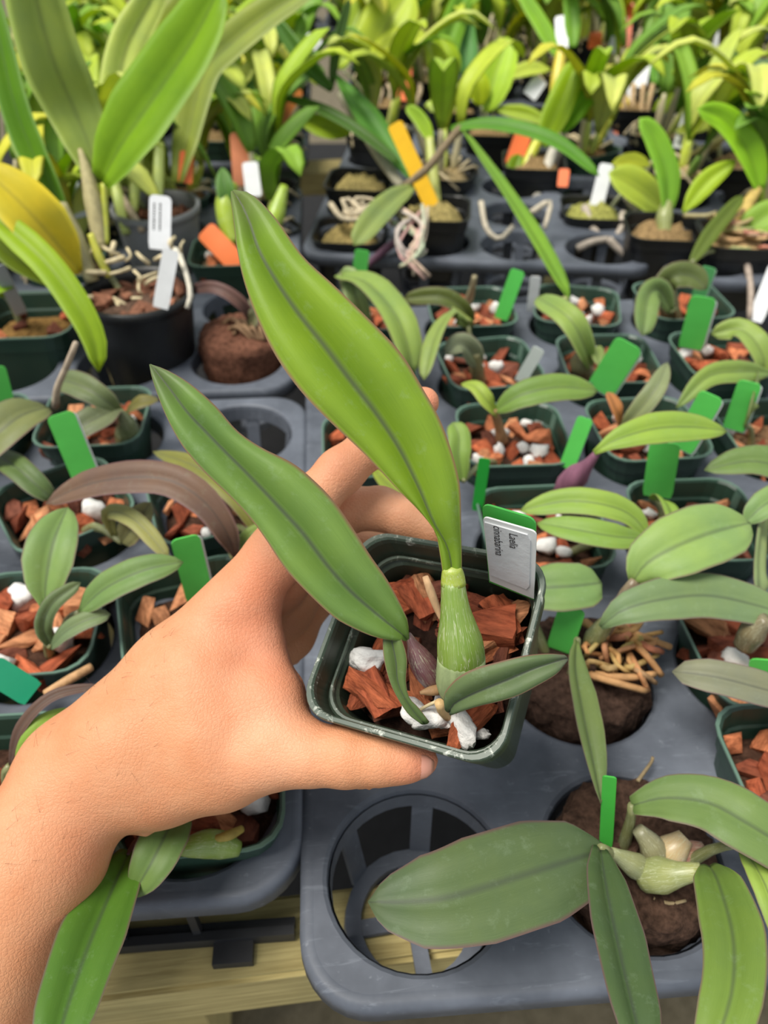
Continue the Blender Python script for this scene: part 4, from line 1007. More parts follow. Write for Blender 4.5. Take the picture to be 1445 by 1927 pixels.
# column hidden in part behind the held leaf
t = potted(A(0, 5), 'orchid in a green pot in the back row half hidden by the held big leaf', 64, .026, 0, 14, 2)
leaf(t, [(690, 610, .030), (670, 560, .058), (660, 525, .068), (640, 512, .070)], 22, rgb(138, 160, 104), 'blunt', (0, -.9, .4))
leaf(t, [(640, 520, .070), (690, 535, .078), (740, 590, .072), (765, 650, .055), (776, 705, .035)], 32, rgb(132, 158, 82), 'strap', (.5, -.7, .6))
plant_tag('short green tag at the front edge of the middle tray', (672, 545, .02), (682, 470, .062), 14, GRN_TAG)
t = potted(A(0, 4), 'orchid in a green pot hidden behind the held big leaf, only its edge shows', 65, .024, 0, 10, 1)
t = potted(A(0, 3), 'orchid in a green pot behind the index finger, olive leaf showing', 66, .022, 0, 12, 1)
leaf(t, [(700, 880, .03), (740, 920, .045), (790, 940, .05), (830, 925, .05)], 16, rgb(134, 152, 62), 'lance')
t = potted(A(0, 2), 'orchid in a green pot hidden behind the held pot', 67, .020, 0, 8, 1)

# ------------------------------------------------------------------ left tray
t = potted(B(5, 0), 'orchid in a green pot below the wrist, orange bark and one green bulb', 71, .018, .03, 15, 3, dx=.006, big=1.55)
leaf(t, [(345, 1520, .040), (318, 1560, .050), (285, 1625, .050), (247, 1690, .040)], 44, rgb(98, 124, 70), 'lance', (.2, -.2, 1), vfold=.15)
bulb_obj('pseudobulb', t, [(325, 1602, .024), (355, 1594, .026), (400, 1588, .022), (450, 1598, .016)], [6, 20, 27, 26, 14], rgb(122, 146, 66))
bulb_obj('shrivelled_bulb', t, [(400, 1580, .026), (430, 1572, .028), (455, 1560, .024)], [6, 10, 7], rgb(160, 140, 70), 'sheath')
leaf(t, [(243, 1606, .038), (205, 1690, .048), (160, 1800, .056), (118, 1927, .060), (95, 2020, .060)], 62, rgb(78, 118, 42), 'blunt', (.2, -.1, 1), vfold=.3, n=22, label='long bright green leaf hanging over the tray edge')
bulb_obj('leaf_stalk', t, [(262, 1575, .030), (250, 1595, .036), (240, 1612, .039)], [5, 7, 6], rgb(96, 66, 66), 'sheath')
t = potted(B(4, 0), 'orchid in a green pot under the forearm at the left edge', 72, .020, 0, 10, 1)
leaf(t, [(30, 1450, .030), (55, 1400, .045), (90, 1360, .050), (150, 1335, .045)], 20, rgb(124, 160, 72), 'lance')
leaf(t, [(20, 1440, .030), (40, 1370, .050), (100, 1310, .060), (190, 1290, .060)], 11, rgb(92, 74, 70), 'strap', label='dark purple arching leaf edge')
t = potted(B(4, 1), 'orchid in a green pot with reddish bark and a wood splint, left of the hand', 73, .022, .03, 16, 3, dx=-.001, big=1.5)
leaf(t, [(85, 1145, .050), (88, 1090, .062), (102, 1020, .074), (128, 955, .080)], 46, rgb(116, 146, 88), 'lance', (.15, -.7, .8), vfold=.3)
leaf(t, [(150, 1152, .045), (200, 1108, .058), (270, 1075, .066), (345, 1058, .066)], 30, rgb(106, 136, 84), 'oval', (0, -.5, 1), vfold=.2)
leaf(t, [(95, 1215, .026), (82, 1180, .040), (100, 1135, .054), (152, 1096, .060)], 17, rgb(96, 116, 82), 'strap', (.3, -.6, .8))
leaf(t, [(98, 1218, .026), (125, 1190, .038), (165, 1168, .044), (208, 1156, .044)], 18, rgb(112, 132, 100), 'blunt', (0, -.4, 1))
bulb_obj('wood_splint', t, [(85, 1305, .020), (128, 1280, .024), (172, 1255, .022)], [7, 9, 8], rgb(190, 150, 108), 'sheath')
plant_tag('teal green tag cut by the left edge in front of reddish bark', (62, 1306, .022), (-20, 1255, .040), 26, rgb(30, 150, 110), up=(0, -.5, 1))
t = potted(B(5, 1), 'orchid in a green pot peeking out above the wrist', 74, .022, .25, 14, 2, dx=-.012)
plant_tag('green tag with white top edge rising above the wrist', (378, 1132, .022), (347, 1010, .072), 27, GRN_TAG, back=WHT_TAG)
t = potted(B(4, 2), 'orchid in a turned green pot under an arching purple-brown leaf, left', 75, .024, .55, 18, 1, dx=-.006, big=1.25)
leaf(t, [(215, 1010, .030), (205, 965, .050), (255, 980, .056), (318, 1050, .044)], 18, rgb(150, 152, 96), 'blunt', (.2, -.6, .8))
leaf(t, [(230, 1020, .030), (255, 985, .050), (285, 945, .06)], 26, rgb(128, 128, 88), 'oval', (.2, -.6, .8))
t = potted(B(5, 2), 'orchid in a green pot half behind the broad held leaf, purple stem base', 76, .022, .30, 16, 1, dx=-.010)
leaf(t, [(445, 1050, .038), (425, 1000, .062), (385, 945, .078), (320, 905, .086), (240, 900, .084), (160, 915, .074), (86, 948, .060)], 32, rgb(112, 90, 80), 'oval', (0, -.5, .9), vfold=.2, n=22, label='arching purple-brown leaf')
leaf(t, [(455, 1040, .034), (430, 1000, .05), (395, 955, .058)], 15, rgb(130, 152, 82), 'lance', (.3, -.6, .8))
leaf(t, [(500, 1030, .034), (450, 945, .056), (380, 885, .064), (288, 850, .060)], 22, rgb(126, 128, 66), 'lance', (0, -.5, 1))
leaf(t, [(440, 1050, .034), (470, 1010, .05), (510, 985, .052)], 15, rgb(124, 148, 78), 'lance')
plant_tag('small dark green tag under the olive leaf', (398, 960, .02), (382, 905, .05), 14, rgb(58, 140, 72))
t = potted(B(4, 3), 'orchid in a green pot with dusty grey-green broken leaves, upper left', 77, .024, .0, 18, 1, dx=-.006)
leaf(t, [(225, 775, .040), (190, 748, .055), (150, 726, .060), (112, 715, .056)], 26, rgb(104, 118, 84), 'blunt', (0, -.6, .8))
leaf(t, [(220, 772, .040), (190, 785, .050), (160, 800, .050), (138, 820, .044)], 26, rgb(112, 122, 94), 'blunt', (0, -.6, .8))
leaf(t, [(235, 780, .030), (262, 760, .044), (300, 752, .046)], 14, rgb(108, 106, 60), 'lance')
bulb_obj('pseudobulb', t, [(238, 832, .012), (240, 800, .030), (225, 772, .044)], [20, 24, 16, 6], rgb(92, 102, 66))
root_obj(t, [(104, 765, .05), (108, 730, .07), (125, 690, .09), (143, 645, .11)], 7, rgb(176, 160, 140), name='dry_stem')
plant_tag('large green tag with white edge leaning left beside the dusty pot', (168, 915, .020), (112, 778, .076), 25, GRN_TAG, back=WHT_TAG)
t = potted(B(3, 3), 'orchid in a green pot at the left edge with an olive leaf reaching in', 78, .022, 0, 10, 0)
leaf(t, [(-60, 880, .040), (-10, 825, .060), (40, 785, .066), (92, 768, .060)], 38, rgb(118, 126, 84), 'oval', (0, -.5, 1))
leaf(t, [(-20, 850, .040), (30, 880, .046), (70, 915, .040), (100, 940, .03)], 25, rgb(90, 112, 68), 'blunt', (0, -.3, 1))
plant_tag('green tag cut off by the left edge below the tall orchid', (12, 778, .030), (-12, 690, .070), 20, GRN_TAG)
t = potted(B(3, 2), 'dark green pot just visible at the left edge above the teal tag', 79, .022, .0, 6, 0, dx=-.008)
leaf(t, [(-40, 1000, .04), (-80, 960, .06), (-130, 940, .06)], 30, G1)
t = potted(B(3, 1), 'green pot beyond the left edge beside the reddish bark pot', 80, .022, .0, 6, 0)

# ------------------------------------------------------------------ tray behind on the left: tall broad-leaved orchid
def round_potted(pos, label, r, h, seed, mat, chips=26, chipcol=None, bed=rgb(92, 72, 60)):
    t = empty('potted_orchid', pos + Vector((0, 0, -h)), label, 'orchid'); rnd = random.Random(seed)
    me = round_pot_mesh('pot', r, h); me.materials.append(M[mat]); obj('pot', me, None, t, (0, 0, h))
    obj('potting_bed', LUMP[seed % 3], None, t, (0, 0, h - .016), None, (r * .93 / .036, r * .93 / .036, .8), bed)
    for k in range(chips):
        a, q = rnd.uniform(0, 6.3), r * .8 * math.sqrt(rnd.random())
        o = obj('bark_chip', CHIPS[rnd.randrange(7)], None, t, (q * math.cos(a), q * math.sin(a), h - .012 + rnd.uniform(0, .005)), (rnd.uniform(-.6, .6), rnd.uniform(-.6, .6), rnd.uniform(0, 6)))
        c = chipcol or rgb(134, 92, 70); j = rnd.uniform(.7, 1.3); o.color = (c[0] * j, c[1] * j, c[2] * j, 1)
    return t
pos = Gh(256, 545, .062)
t = round_potted(pos, 'tall broad-leaved orchid in a round black pot, upper left', .0495, .112, 4, 'pot_black')
d0 = depth(pos)
def tl(pts, w, c, prof='strap', up=(0, -.8, .5), **k): return leaf(t, pts, w, c, prof, up, 'leaf_plain', rel=d0, **k)
tl([(188, 345, .02), (165, 265, .01), (138, 200, 0), (100, 110, -.03), (70, 0, -.06), (50, -110, -.09)], 58, rgb(150, 172, 88), 'blunt', vfold=.15, n=22)
tl([(128, 425, .02), (98, 360, .01), (62, 285, 0), (30, 200, -.01), (5, 95, -.02), (-20, -30, -.03)], 27, rgb(92, 140, 28), 'strap', vfold=.3)
tl([(92, 360, .04), (50, 280, .05), (15, 200, .06)], 22, rgb(150, 176, 98), 'lance')
tl([(150, 512, .0), (95, 445, -.03), (40, 385, -.05), (-50, 300, -.06)], 52, rgb(214, 200, 62), 'lance', (.5, -.7, .6))
tl([(-60, 365, -.05), (10, 425, -.055), (90, 500, -.06), (150, 585, -.06), (178, 645, -.055), (186, 700, -.05)], 28, rgb(146, 178, 40), 'strap', (.4, -.7, .5))
tl([(-40, 430, -.03), (30, 490, -.02), (90, 520, -.01), (140, 545, 0)], 20, rgb(120, 142, 40), 'strap', (.4, -.7, .5))
tl([(193, 340, .01), (235, 265, -.01), (308, 160, -.03), (368, 70, -.05), (420, -30, -.07)], 56, rgb(122, 164, 34), 'strap', (-.3, -.8, .4), vfold=.25, n=22)
bulb_obj('cane', t, [(190, 470, .02), (178, 400, .015), (165, 330, .01), (150, 280, .005)], [12, 14, 16, 12, 4], rgb(176, 166, 122), 'sheath', rel=d0)
bulb_obj('cane', t, [(175, 530, .01), (150, 470, 0), (128, 425, -.005), (112, 385, -.008)], [12, 17, 20, 14], rgb(164, 158, 120), 'sheath', rel=d0)
bulb_obj('cane', t, [(205, 520, .01), (185, 480, .0), (170, 440, -.005)], [7, 8, 6], rgb(192, 196, 70), 'bulb', rel=d0)
bulb_obj('cane', t, [(196, 345, .012), (197, 400, .018), (200, 460, .02)], [6, 7, 6], rgb(170, 180, 60), 'bulb', rel=d0)
rnd = random.Random(8)
for k in range(22):
    x, y = rnd.uniform(175, 345), rnd.uniform(455, 565); a = rnd.uniform(0, 6.3)
    root_obj(t, [(x, y, -.004), (x + 22 * math.cos(a) + rnd.uniform(-8, 8), y + 14 * math.sin(a), -.010), (x + 44 * math.cos(a), y + 24 * math.sin(a), -.004)], rnd.uniform(3, 5.5), rgb(206, 192, 156), rel=d0 + .01)
for pts in ([(330, 470, -.01), (345, 500, -.035), (358, 550, -.04), (352, 580, -.04)], [(338, 480, -.01), (352, 520, -.035), (360, 560, -.04)]): root_obj(t, pts, 6, rgb(214, 208, 190), rel=d0)
plant_tag('long white strip label standing in the round black pot', (302, 580, -.045), (322, 470, -.05), 15, rgb(210, 212, 212), rel=d0)
plant_tag('white printed label above the round black pot', (300, 470, .0), (302, 368, -.005), 20, WHT_TAG, rel=d0, lines=2)
plant_tag('grey-white tag behind the canes at upper left', (150, 410, .12), (125, 335, .12), 18, rgb(190, 196, 202), rel=d0)

pos = Gh(292, 385, .055)
t = round_potted(pos, 'leafy orchid in a grey translucent pot behind the round black pot', .048, .10, 5, 'pot_clear', 16); d0 = depth(pos)
tl([(235, 350, .02), (224, 250, .01), (222, 170, 0), (240, 85, -.01), (285, 0, -.03), (310, -60, -.05)], 34, rgb(190, 206, 116), 'strap', (.3, -.8, .4))
tl([(290, 330, .02), (262, 190, .02), (290, 95, .01), (345, 5, 0), (370, -40, 0)], 30, rgb(150, 164, 66), 'strap', (-.3, -.8, .4))
tl([(335, 345, .0), (352, 270, .0), (385, 140, -.02), (440, 80, -.04), (520, 18, -.06), (610, -35, -.08)], 30, rgb(148, 164, 80), 'strap', (-.3, -.8, .5), n=22)
for pts in ([(250, 400, 0), (255, 340, 0), (262, 290, 0)], [(296, 390, -.01), (298, 330, -.01), (300, 270, -.01)], [(238, 440, -.02), (226, 385, -.02), (212, 330, -.02)]): bulb_obj('cane', t, pts, [9, 11, 9], rgb(186, 204, 112), 'bulb', rel=d0)
bulb_obj('cane', t, [(268, 435, -.03), (238, 385, -.02), (208, 335, -.01)], [6, 7, 6], rgb(196, 176, 150), 'sheath', rel=d0)
plant_tag('orange tag beside the grey translucent pot', (348, 345, .0), (352, 285, .0), 13, ORG_TAG, rel=d0)

pos = Gh(52, 590, .030)
t = potted(Vector((pos.x, pos.y, 0)), 'dark green pot of brown moss at the left edge, grey label in it', 81, .030, .0, 6, 0, bed=rgb(120, 92, 52), half=.036)
for c in t.children:
    if c.name.startswith('pot') and not c.name.startswith('potting'): c.scale = (1.15, 1.15, 1.15)
leaf(t, [(10, 560, .04), (0, 540, .06), (-40, 520, .07)], 20, rgb(130, 170, 40))
plant_tag('grey-white label in the mossy green pot at the left edge', (40, 590, .026), (-5, 500, .085), 13, rgb(180, 186, 190))
pos = Gh(455, 640, .010)
t = plug(Vector((pos.x, pos.y, 0)), 'brown bark root ball with an arching purple leaf, left of the held leaf tip', 12, .040, .020, col=rgb(112, 76, 60))
leaf(t, [(480, 615, .022), (455, 572, .050), (405, 542, .062), (345, 548, .050)], 12, rgb(104, 78, 76), 'strap', (0, -.7, .7))
leaf(t, [(470, 625, .022), (480, 590, .040), (470, 560, .05)], 12, rgb(110, 112, 84), 'lance')
for k in range(8): root_obj(t, [(420 + k * 10, 610 + (k % 3) * 10, .024), (440 + k * 7, 600 + (k % 2) * 16, .032), (470 + k * 4, 640, .022)], 4, rgb(140, 112, 84))
pos = Gh(430, 470, .030)
t = potted(Vector((pos.x, pos.y, 0)), 'green bulb in a green pot with a slanting orange tag, behind the held leaf tip', 82, .030, .0, 10, 2, bed=rgb(120, 100, 76)); d0 = depth(pos)
bulb_obj('pseudobulb', t, [(440, 460, .0), (428, 420, .0), (425, 380, .0), (440, 345, 0)], [10, 18, 20, 8], rgb(150, 176, 44), rel=d0)
bulb_obj('pseudobulb', t, [(500, 460, .0), (520, 400, .0), (535, 350, 0)], [10, 18, 8], rgb(140, 170, 50), rel=d0)
tl([(436, 400, .0), (425, 360, -.01), (418, 315, -.01)], 17, rgb(98, 142, 70), 'lance')
plant_tag('slanting orange tag beside the tip of the held leaf', (450, 500, .022), (385, 432, .050), 20, rgb(238, 116, 44))
plant_tag('pale orange tag behind the green bulb', (455, 350, .10), (448, 250, .10), 16, rgb(226, 140, 100), rel=d0)
plant_tag('white label behind the green bulb at upper left', (478, 370, .05), (470, 305, .05), 15, WHT_TAG, rel=d0)

# ------------------------------------------------------------------ middle tray behind: mossy black pots, roots, strap leaves
def moss_pot(pos, label, seed, rim=.040, black=True, moss=rgb(150, 136, 86), bulge=1.0):
    t = potted(Vector((pos.x, pos.y, 0)), label, seed, rim, -.17, 0, 0, 'black' if black else 'green', bed=moss)
    obj('moss_mound', LUMP[seed % 3], None, t, (0, 0, POT_H - .012), None, (1.0, 1.0, 1.4 * bulge), moss)
    return t
t = moss_pot(C(1, 0), 'mossy black square pot with a leaning yellow tag, strap leaves arching right', 91, .040)
d0 = depth(wloc(t) + Vector((0, 0, POT_H)))
tl([(870, 245, 0), (912, 308, -.05), (970, 392, -.10), (1022, 475, -.13), (1072, 565, -.15)], 20, rgb(124, 168, 60), 'strap', (.5, -.7, .4))
tl([(848, 242, 0), (920, 235, -.02), (1000, 250, -.04), (1062, 278, -.05), (1128, 332, -.06)], 13, rgb(92, 148, 44), 'strap', (0, -.5, .8))
bulb_obj('cane', t, [(760, 352, 0), (805, 315, -.01), (845, 265, -.01), (868, 240, 0)], [7, 8, 7, 9], rgb(128, 112, 86), 'sheath', rel=d0)
bulb_obj('cane', t, [(822, 385, .02), (815, 330, .02), (808, 260, .02)], [9, 11, 8], rgb(176, 186, 100), 'bulb', rel=d0)
tl([(812, 265, .02), (790, 225, .02), (765, 200, .02)], 13, rgb(150, 186, 50))
tl([(775, 352, -.01), (738, 378, -.03), (702, 415, -.05), (666, 462, -.06)], 24, rgb(142, 162, 100), 'blunt', (0, -.6, .7))
plant_tag('bright yellow tag leaning left over the mossy black pot', (815, 392, .0), (742, 232, -.02), 15, YEL_TAG, rel=d0)
rnd = random.Random(77)
for k in range(11): root_obj(t, [(735 + rnd.uniform(0, 70), 385 + rnd.uniform(0, 40), -.02), (740 + rnd.uniform(0, 60), 430 + rnd.uniform(-10, 25), -.05), (745 + rnd.uniform(0, 50), 460 + rnd.uniform(0, 40), -.055), (750 + rnd.uniform(0, 60), 500 + rnd.uniform(-40, 45), -.05)], rnd.uniform(3, 6), rgb(200 + rnd.randint(-20, 14), 190 + rnd.randint(-20, 10), 164), rel=d0)
for pts in ([(905, 380, 0), (915, 430, -.01), (940, 450, -.01), (965, 425, -.01)], [(1000, 400, .0), (1035, 380, 0), (1025, 430, 0)]): root_obj(t, pts, 6, rgb(196, 186, 166), rel=d0)
t = moss_pot(C(0, 0), 'pale mossy ring of roots in the front left cell of the middle tray', 92, .010, True, rgb(170, 150, 96))
d0 = depth(wloc(t) + Vector((0, 0, POT_H)))
for k in range(14): root_obj(t, [(620 + rnd.uniform(0, 90), 385 + rnd.uniform(-8, 40), -.01), (640 + rnd.uniform(0, 80), 378 + rnd.uniform(-8, 40), -.025), (660 + rnd.uniform(0, 80), 385 + rnd.uniform(-10, 40), -.02), (700 + rnd.uniform(-20, 40), 400 + rnd.uniform(0, 30), -.01)], rnd.uniform(3, 6), rgb(204, 190, 162), rel=d0)
bulb_obj('flower_stem', t, [(690, 500, -.04), (725, 470, -.04), (765, 440, -.03)], [6, 8, 5], rgb(98, 68, 86), 'sheath', rel=d0, label='dark purple stem')
t = moss_pot(C(0, 1), 'mossy black square pot in the second row of the middle tray, dark strap leaves', 93, .036)
d0 = depth(wloc(t) + Vector((0, 0, POT_H)))
bulb_obj('cane', t, [(755, 350, -.03), (715, 295, -.01), (675, 232, 0), (640, 175, 0)], [9, 11, 9, 7], rgb(196, 190, 166), 'sheath', rel=d0)
tl([(632, 142, 0), (680, 210, -.02), (735, 288, -.03), (775, 340, -.04)], 24, rgb(94, 150, 66), 'lance', (.5, -.7, .4))
tl([(625, 170, .0), (572, 112, -.01), (518, 35, -.02)], 15, rgb(88, 132, 58), 'strap', (-.4, -.7, .4))
tl([(622, 170, 0), (632, 90, 0), (658, -5, 0)], 10, rgb(72, 104, 42), 'strap', (.5, -.8, .3))
tl([(528, 182, -.02), (600, 205, -.03), (672, 245, -.04), (755, 310, -.05)], 11, rgb(72, 112, 34), 'strap', (0, -.5, .8))
tl([(658, 250, 0), (610, 242, -.01), (565, 222, -.01)], 19, rgb(158, 186, 40), 'oval', (0, -.6, .7))
plant_tag('dark orange tag at far left of the middle tray', (515, 245, .05), (560, 165, .05), 13, rgb(206, 124, 60), rel=d0)
E2_ = E2
for (ci, ri) in ((2, 0), (3, 0)):
    pass
t = moss_pot(C(3, 1), 'black pot with looping grey roots and a white label, middle tray right side', 94, .012, True, rgb(150, 150, 80))
d0 = depth(wloc(t) + Vector((0, 0, POT_H)))
for pts in ([(1100, 390, 0), (1115, 430, -.02), (1140, 450, -.03), (1165, 440, -.03), (1172, 400, -.02)], [(1085, 468, -.03), (1115, 455, -.035), (1145, 450, -.035)], [(1145, 450, -.035), (1165, 470, -.035), (1190, 492, -.03)], [(1180, 370, 0), (1205, 410, -.01), (1230, 455, -.02), (1235, 480, -.02)]): root_obj(t, pts, 8, rgb(184, 172, 158), rel=d0)
tl([(1245, 395, 0), (1200, 358, -.02), (1145, 325, -.03)], 30, rgb(176, 196, 82), 'oval', (0, -.6, .7))
tl([(1225, 312, .02), (1190, 304, .02), (1150, 310, .02)], 13, rgb(170, 180, 50), 'lance', (0, -.4, .8))
plant_tag('white tag in front of the looping grey roots', (1120, 395, .0), (1142, 308, -.01), 13, WHT_TAG, rel=d0)

# ------------------------------------------------------------------ crowded rear: strap-leaved and broad-leaved plants
def rear(px, py, rim, label, seed, pot='black', moss=rgb(140, 116, 80)):
    pos = Gh(px, py, rim)
    t = moss_pot(Vector((pos.x, pos.y, 0)), label, seed, rim, pot == 'black', moss)
    return t, depth(wloc(t) + Vector((0, 0, POT_H)))
t, d0 = rear(1005, 300, .03, 'upright yellow-green orchid right of the yellow tag, pale canes', 101)
tl([(1020, 275, 0), (1055, 195, -.02), (1088, 112, -.03)], 26, rgb(152, 186, 34), 'strap', (-.3, -.8, .4))
tl([(1055, 250, 0), (1095, 195, -.01), (1138, 148, -.02)], 18, rgb(134, 190, 40), 'strap', (-.3, -.8, .4))
tl([(975, 360, 0), (968, 320, 0), (978, 290, 0)], 17, rgb(116, 150, 30), 'oval')
bulb_obj('cane', t, [(1000, 400, 0), (1025, 330, 0), (1045, 270, 0)], [9, 11, 9], rgb(206, 200, 186), 'sheath', rel=d0)
bulb_obj('cane', t, [(1030, 360, 0.02), (1045, 300, .02), (1060, 250, .02)], [8, 10, 8], rgb(176, 160, 150), 'sheath', rel=d0)
bulb_obj('cane', t, [(985, 320, 0), (1010, 270, 0), (1030, 240, 0)], [8, 10, 8], rgb(190, 196, 50), 'bulb', rel=d0)
plant_tag('orange tag left of the pale canes', (965, 310, .01), (985, 252, .01), 16, ORG_TAG, rel=d0)
t, d0 = rear(1250, 425, .03, 'light green orchid with a rising curved leaf, near the right tray corner', 102)
tl([(1255, 400, 0), (1252, 330, -.01), (1230, 265, -.02), (1203, 222, -.03)], 21, rgb(134, 186, 62), 'strap', (.4, -.8, .3))
tl([(1285, 400, 0), (1330, 342, -.01), (1385, 302, -.02)], 20, rgb(164, 194, 48), 'lance', (-.3, -.8, .4))
bulb_obj('cane', t, [(1250, 440, 0), (1250, 410, 0), (1255, 380, 0)], [12, 16, 10], rgb(130, 140, 84), 'bulb', rel=d0)
t, d0 = rear(1390, 440, .03, 'orchid with a glossy curved green leaf over straw-coloured moss, right edge', 103, 'black', rgb(176, 148, 104))
tl([(1430, 358, 0), (1405, 285, -.01), (1362, 226, -.02), (1312, 205, -.03)], 24, rgb(140, 190, 44), 'strap', (.4, -.8, .3))
tl([(1300, 495, -.04), (1345, 430, -.03), (1398, 368, -.02)], 15, rgb(100, 120, 52), 'strap', (-.3, -.7, .5))
tl([(1390, 450, 0), (1425, 418, -.01), (1480, 385, -.02)], 28, rgb(146, 184, 76), 'oval', (0, -.6, .7))
bulb_obj('cane', t, [(1390, 460, 0), (1400, 400, 0), (1425, 355, 0)], [12, 14, 9], rgb(196, 170, 96), 'sheath', rel=d0)
for k in range(16):
    x, y, a = rnd.uniform(1285, 1420), rnd.uniform(400, 475), rnd.uniform(-.6, .8)
    root_obj(t, [(x, y, 0), (x + 30 * math.cos(a) + rnd.uniform(-10, 10), y + 20 * math.sin(a) + rnd.uniform(-10, 10), -.02), (x + 60 * math.cos(a), y + 40 * math.sin(a), -.01)], rnd.uniform(3, 6), rgb(192 + rnd.randint(-30, 16), 166 + rnd.randint(-30, 10), 116), rel=d0)
root_obj(t, [(1400, 470, -.01), (1412, 540, -.02), (1410, 600, -.02)], 7, rgb(176, 160, 146), rel=d0)
plant_tag('white tag cut by the right edge below straw-coloured moss', (1420, 605, -.02), (1462, 500, -.03), 14, WHT_TAG, rel=d0)
t, d0 = rear(725, 190, .03, 'broad bright yellow-green orchid behind the dark strap leaves', 104)
tl([(690, 140, 0), (722, 62, -.02), (772, -20, -.03)], 48, rgb(186, 206, 74), 'oval', (-.2, -.9, .3))
tl([(640, 130, 0), (662, 55, 0), (692, -15, 0)], 26, rgb(180, 206, 86), 'strap', (-.2, -.9, .3))
tl([(688, 122, -.01), (730, 88, -.03), (775, 72, -.04), (810, 80, -.04)], 18, rgb(196, 212, 70), 'lance', (0, -.5, .8))
tl([(735, 130, 0), (715, 90, 0), (705, 40, 0)], 16, rgb(150, 176, 40), 'lance')
for k in range(6): root_obj(t, [(690 + k * 20, 160, 0), (700 + k * 18, 175, -.01), (690 + k * 17, 215, 0)], 5, rgb(190, 170, 140), rel=d0)
plant_tag('orange tag in the middle of the rear orchids', (760, 190, -.02), (762, 114, -.02), 14, ORG_TAG, rel=d0)
t, d0 = rear(855, 200, .03, 'yellow-green orchid with a folded leaf left of the bright broad leaf', 105)
tl([(852, 150, 0), (838, 95, 0), (858, 30, 0), (878, -25, 0)], 24, rgb(120, 170, 50), 'strap', (.2, -.9, .3))
tl([(856, 150, 0), (836, 108, -.01), (822, 68, -.01)], 24, rgb(150, 180, 30), 'oval', (.4, -.8, .3))
tl([(880, 150, 0.02), (872, 80, .02), (865, 10, .02)], 24, rgb(96, 158, 80), 'strap')
bulb_obj('cane', t, [(850, 230, 0), (862, 190, 0), (875, 155, 0)], [12, 18, 10], rgb(182, 192, 100), 'bulb', rel=d0)
bulb_obj('cane', t, [(805, 195, 0), (825, 220, 0), (842, 236, 0)], [8, 10, 8], rgb(160, 186, 60), 'bulb', rel=d0)
t, d0 = rear(925, 240, .03, 'brightest broad-leaved orchid in the rear middle', 106)
tl([(915, 212, 0), (930, 145, -.01), (956, 70, -.02)], 36, rgb(178, 212, 66), 'oval', (-.2, -.9, .3))
tl([(905, 200, -.01), (898, 160, -.02), (892, 130, -.02)], 20, rgb(176, 196, 30), 'oval', (.3, -.8, .3))
tl([(930, 205, 0), (990, 215, -.01), (1035, 235, -.02)], 13, rgb(160, 186, 50), 'lance')
t, d0 = rear(1050, 215, .03, 'yellow-caned orchid with a white tag in the rear right', 107)
tl([(1048, 105, 0), (1018, 48, 0), (978, -15, 0)], 14, rgb(140, 190, 60), 'strap')
tl([(1078, 90, 0), (1075, 30, 0), (1070, -25, 0)], 15, rgb(120, 170, 60), 'strap')
tl([(1035, 130, 0), (995, 132, -.01), (950, 148, -.02)], 14, rgb(190, 206, 90), 'lance', (0, -.5, .8))
tl([(1088, 162, 0), (1130, 142, -.01), (1182, 134, -.02)], 13, rgb(186, 190, 70), 'lance', (0, -.5, .8))
bulb_obj('cane', t, [(1042, 190, 0), (1050, 140, 0), (1056, 95, 0)], [9, 13, 9], rgb(206, 190, 60), 'bulb', rel=d0)
plant_tag('white tag standing among yellow canes', (1058, 95, .0), (1055, 30, 0), 11, WHT_TAG, rel=d0)
plant_tag('tilted white tag left of the yellow cane', (995, 182, .0), (1018, 148, 0), 14, WHT_TAG, rel=d0)
t, d0 = rear(1190, 195, .03, 'pale rooted orchid beside the tallest white tag', 108)
tl([(1232, 160, 0), (1245, 75, 0), (1264, -15, 0)], 18, rgb(116, 176, 66), 'strap', (-.2, -.9, .3))
tl([(1245, 165, 0), (1282, 132, -.01), (1332, 112, -.02)], 27, rgb(152, 186, 74), 'oval', (0, -.7, .6))
tl([(1225, 230, 0), (1245, 200, 0), (1268, 170, 0)], 13, rgb(150, 176, 40), 'lance')
for k in range(7): root_obj(t, [(1120 + k * 18, 160, 0), (1130 + k * 15, 200 + (k % 3) * 14, -.01), (1140 + k * 12, 240, 0)], 5, rgb(190, 162, 124), rel=d0)
plant_tag('tallest white tag in the rear right', (1202, 165, .0), (1218, 85, 0), 13, WHT_TAG, rel=d0)
plant_tag('small white tag below the tallest one', (1185, 190, .01), (1192, 162, .01), 9, WHT_TAG, rel=d0)
plant_tag('orange tag leaning under the bright strap leaf', (1120, 195, .0), (1152, 150, 0), 13, ORG_TAG, rel=d0)
plant_tag('yellow tag in the rear right', (1155, 248, .0), (1172, 180, 0), 14, rgb(232, 206, 60), rel=d0)
plant_tag('small orange tag under the rear yellow tag', (1148, 275, .0), (1152, 244, 0), 11, ORG_TAG, rel=d0)
t, d0 = rear(1310, 85, .03, 'yellow-stemmed orchid in a green pot at upper right', 109, 'green')
tl([(1298, 75, 0), (1298, 30, 0), (1285, -20, 0)], 12, rgb(206, 186, 40), 'strap')
tl([(1325, 75, 0), (1335, 20, 0), (1362, -20, 0)], 11, rgb(176, 170, 40), 'strap')
plant_tag('white tag with dark print at upper right', (1342, 95, -.01), (1372, 32, -.01), 10, WHT_TAG, rel=d0)
plant_tag('small orange tag at upper right', (1312, 68, -.01), (1318, 42, -.01), 12, ORG_TAG, rel=d0)
t, d0 = rear(1380, 300, .03, 'tangled pale-stemmed orchid at the right edge', 110)
tl([(1270, 250, 0), (1310, 240, 0), (1345, 232, 0)], 13, rgb(176, 190, 80), 'lance', (0, -.5, .8))
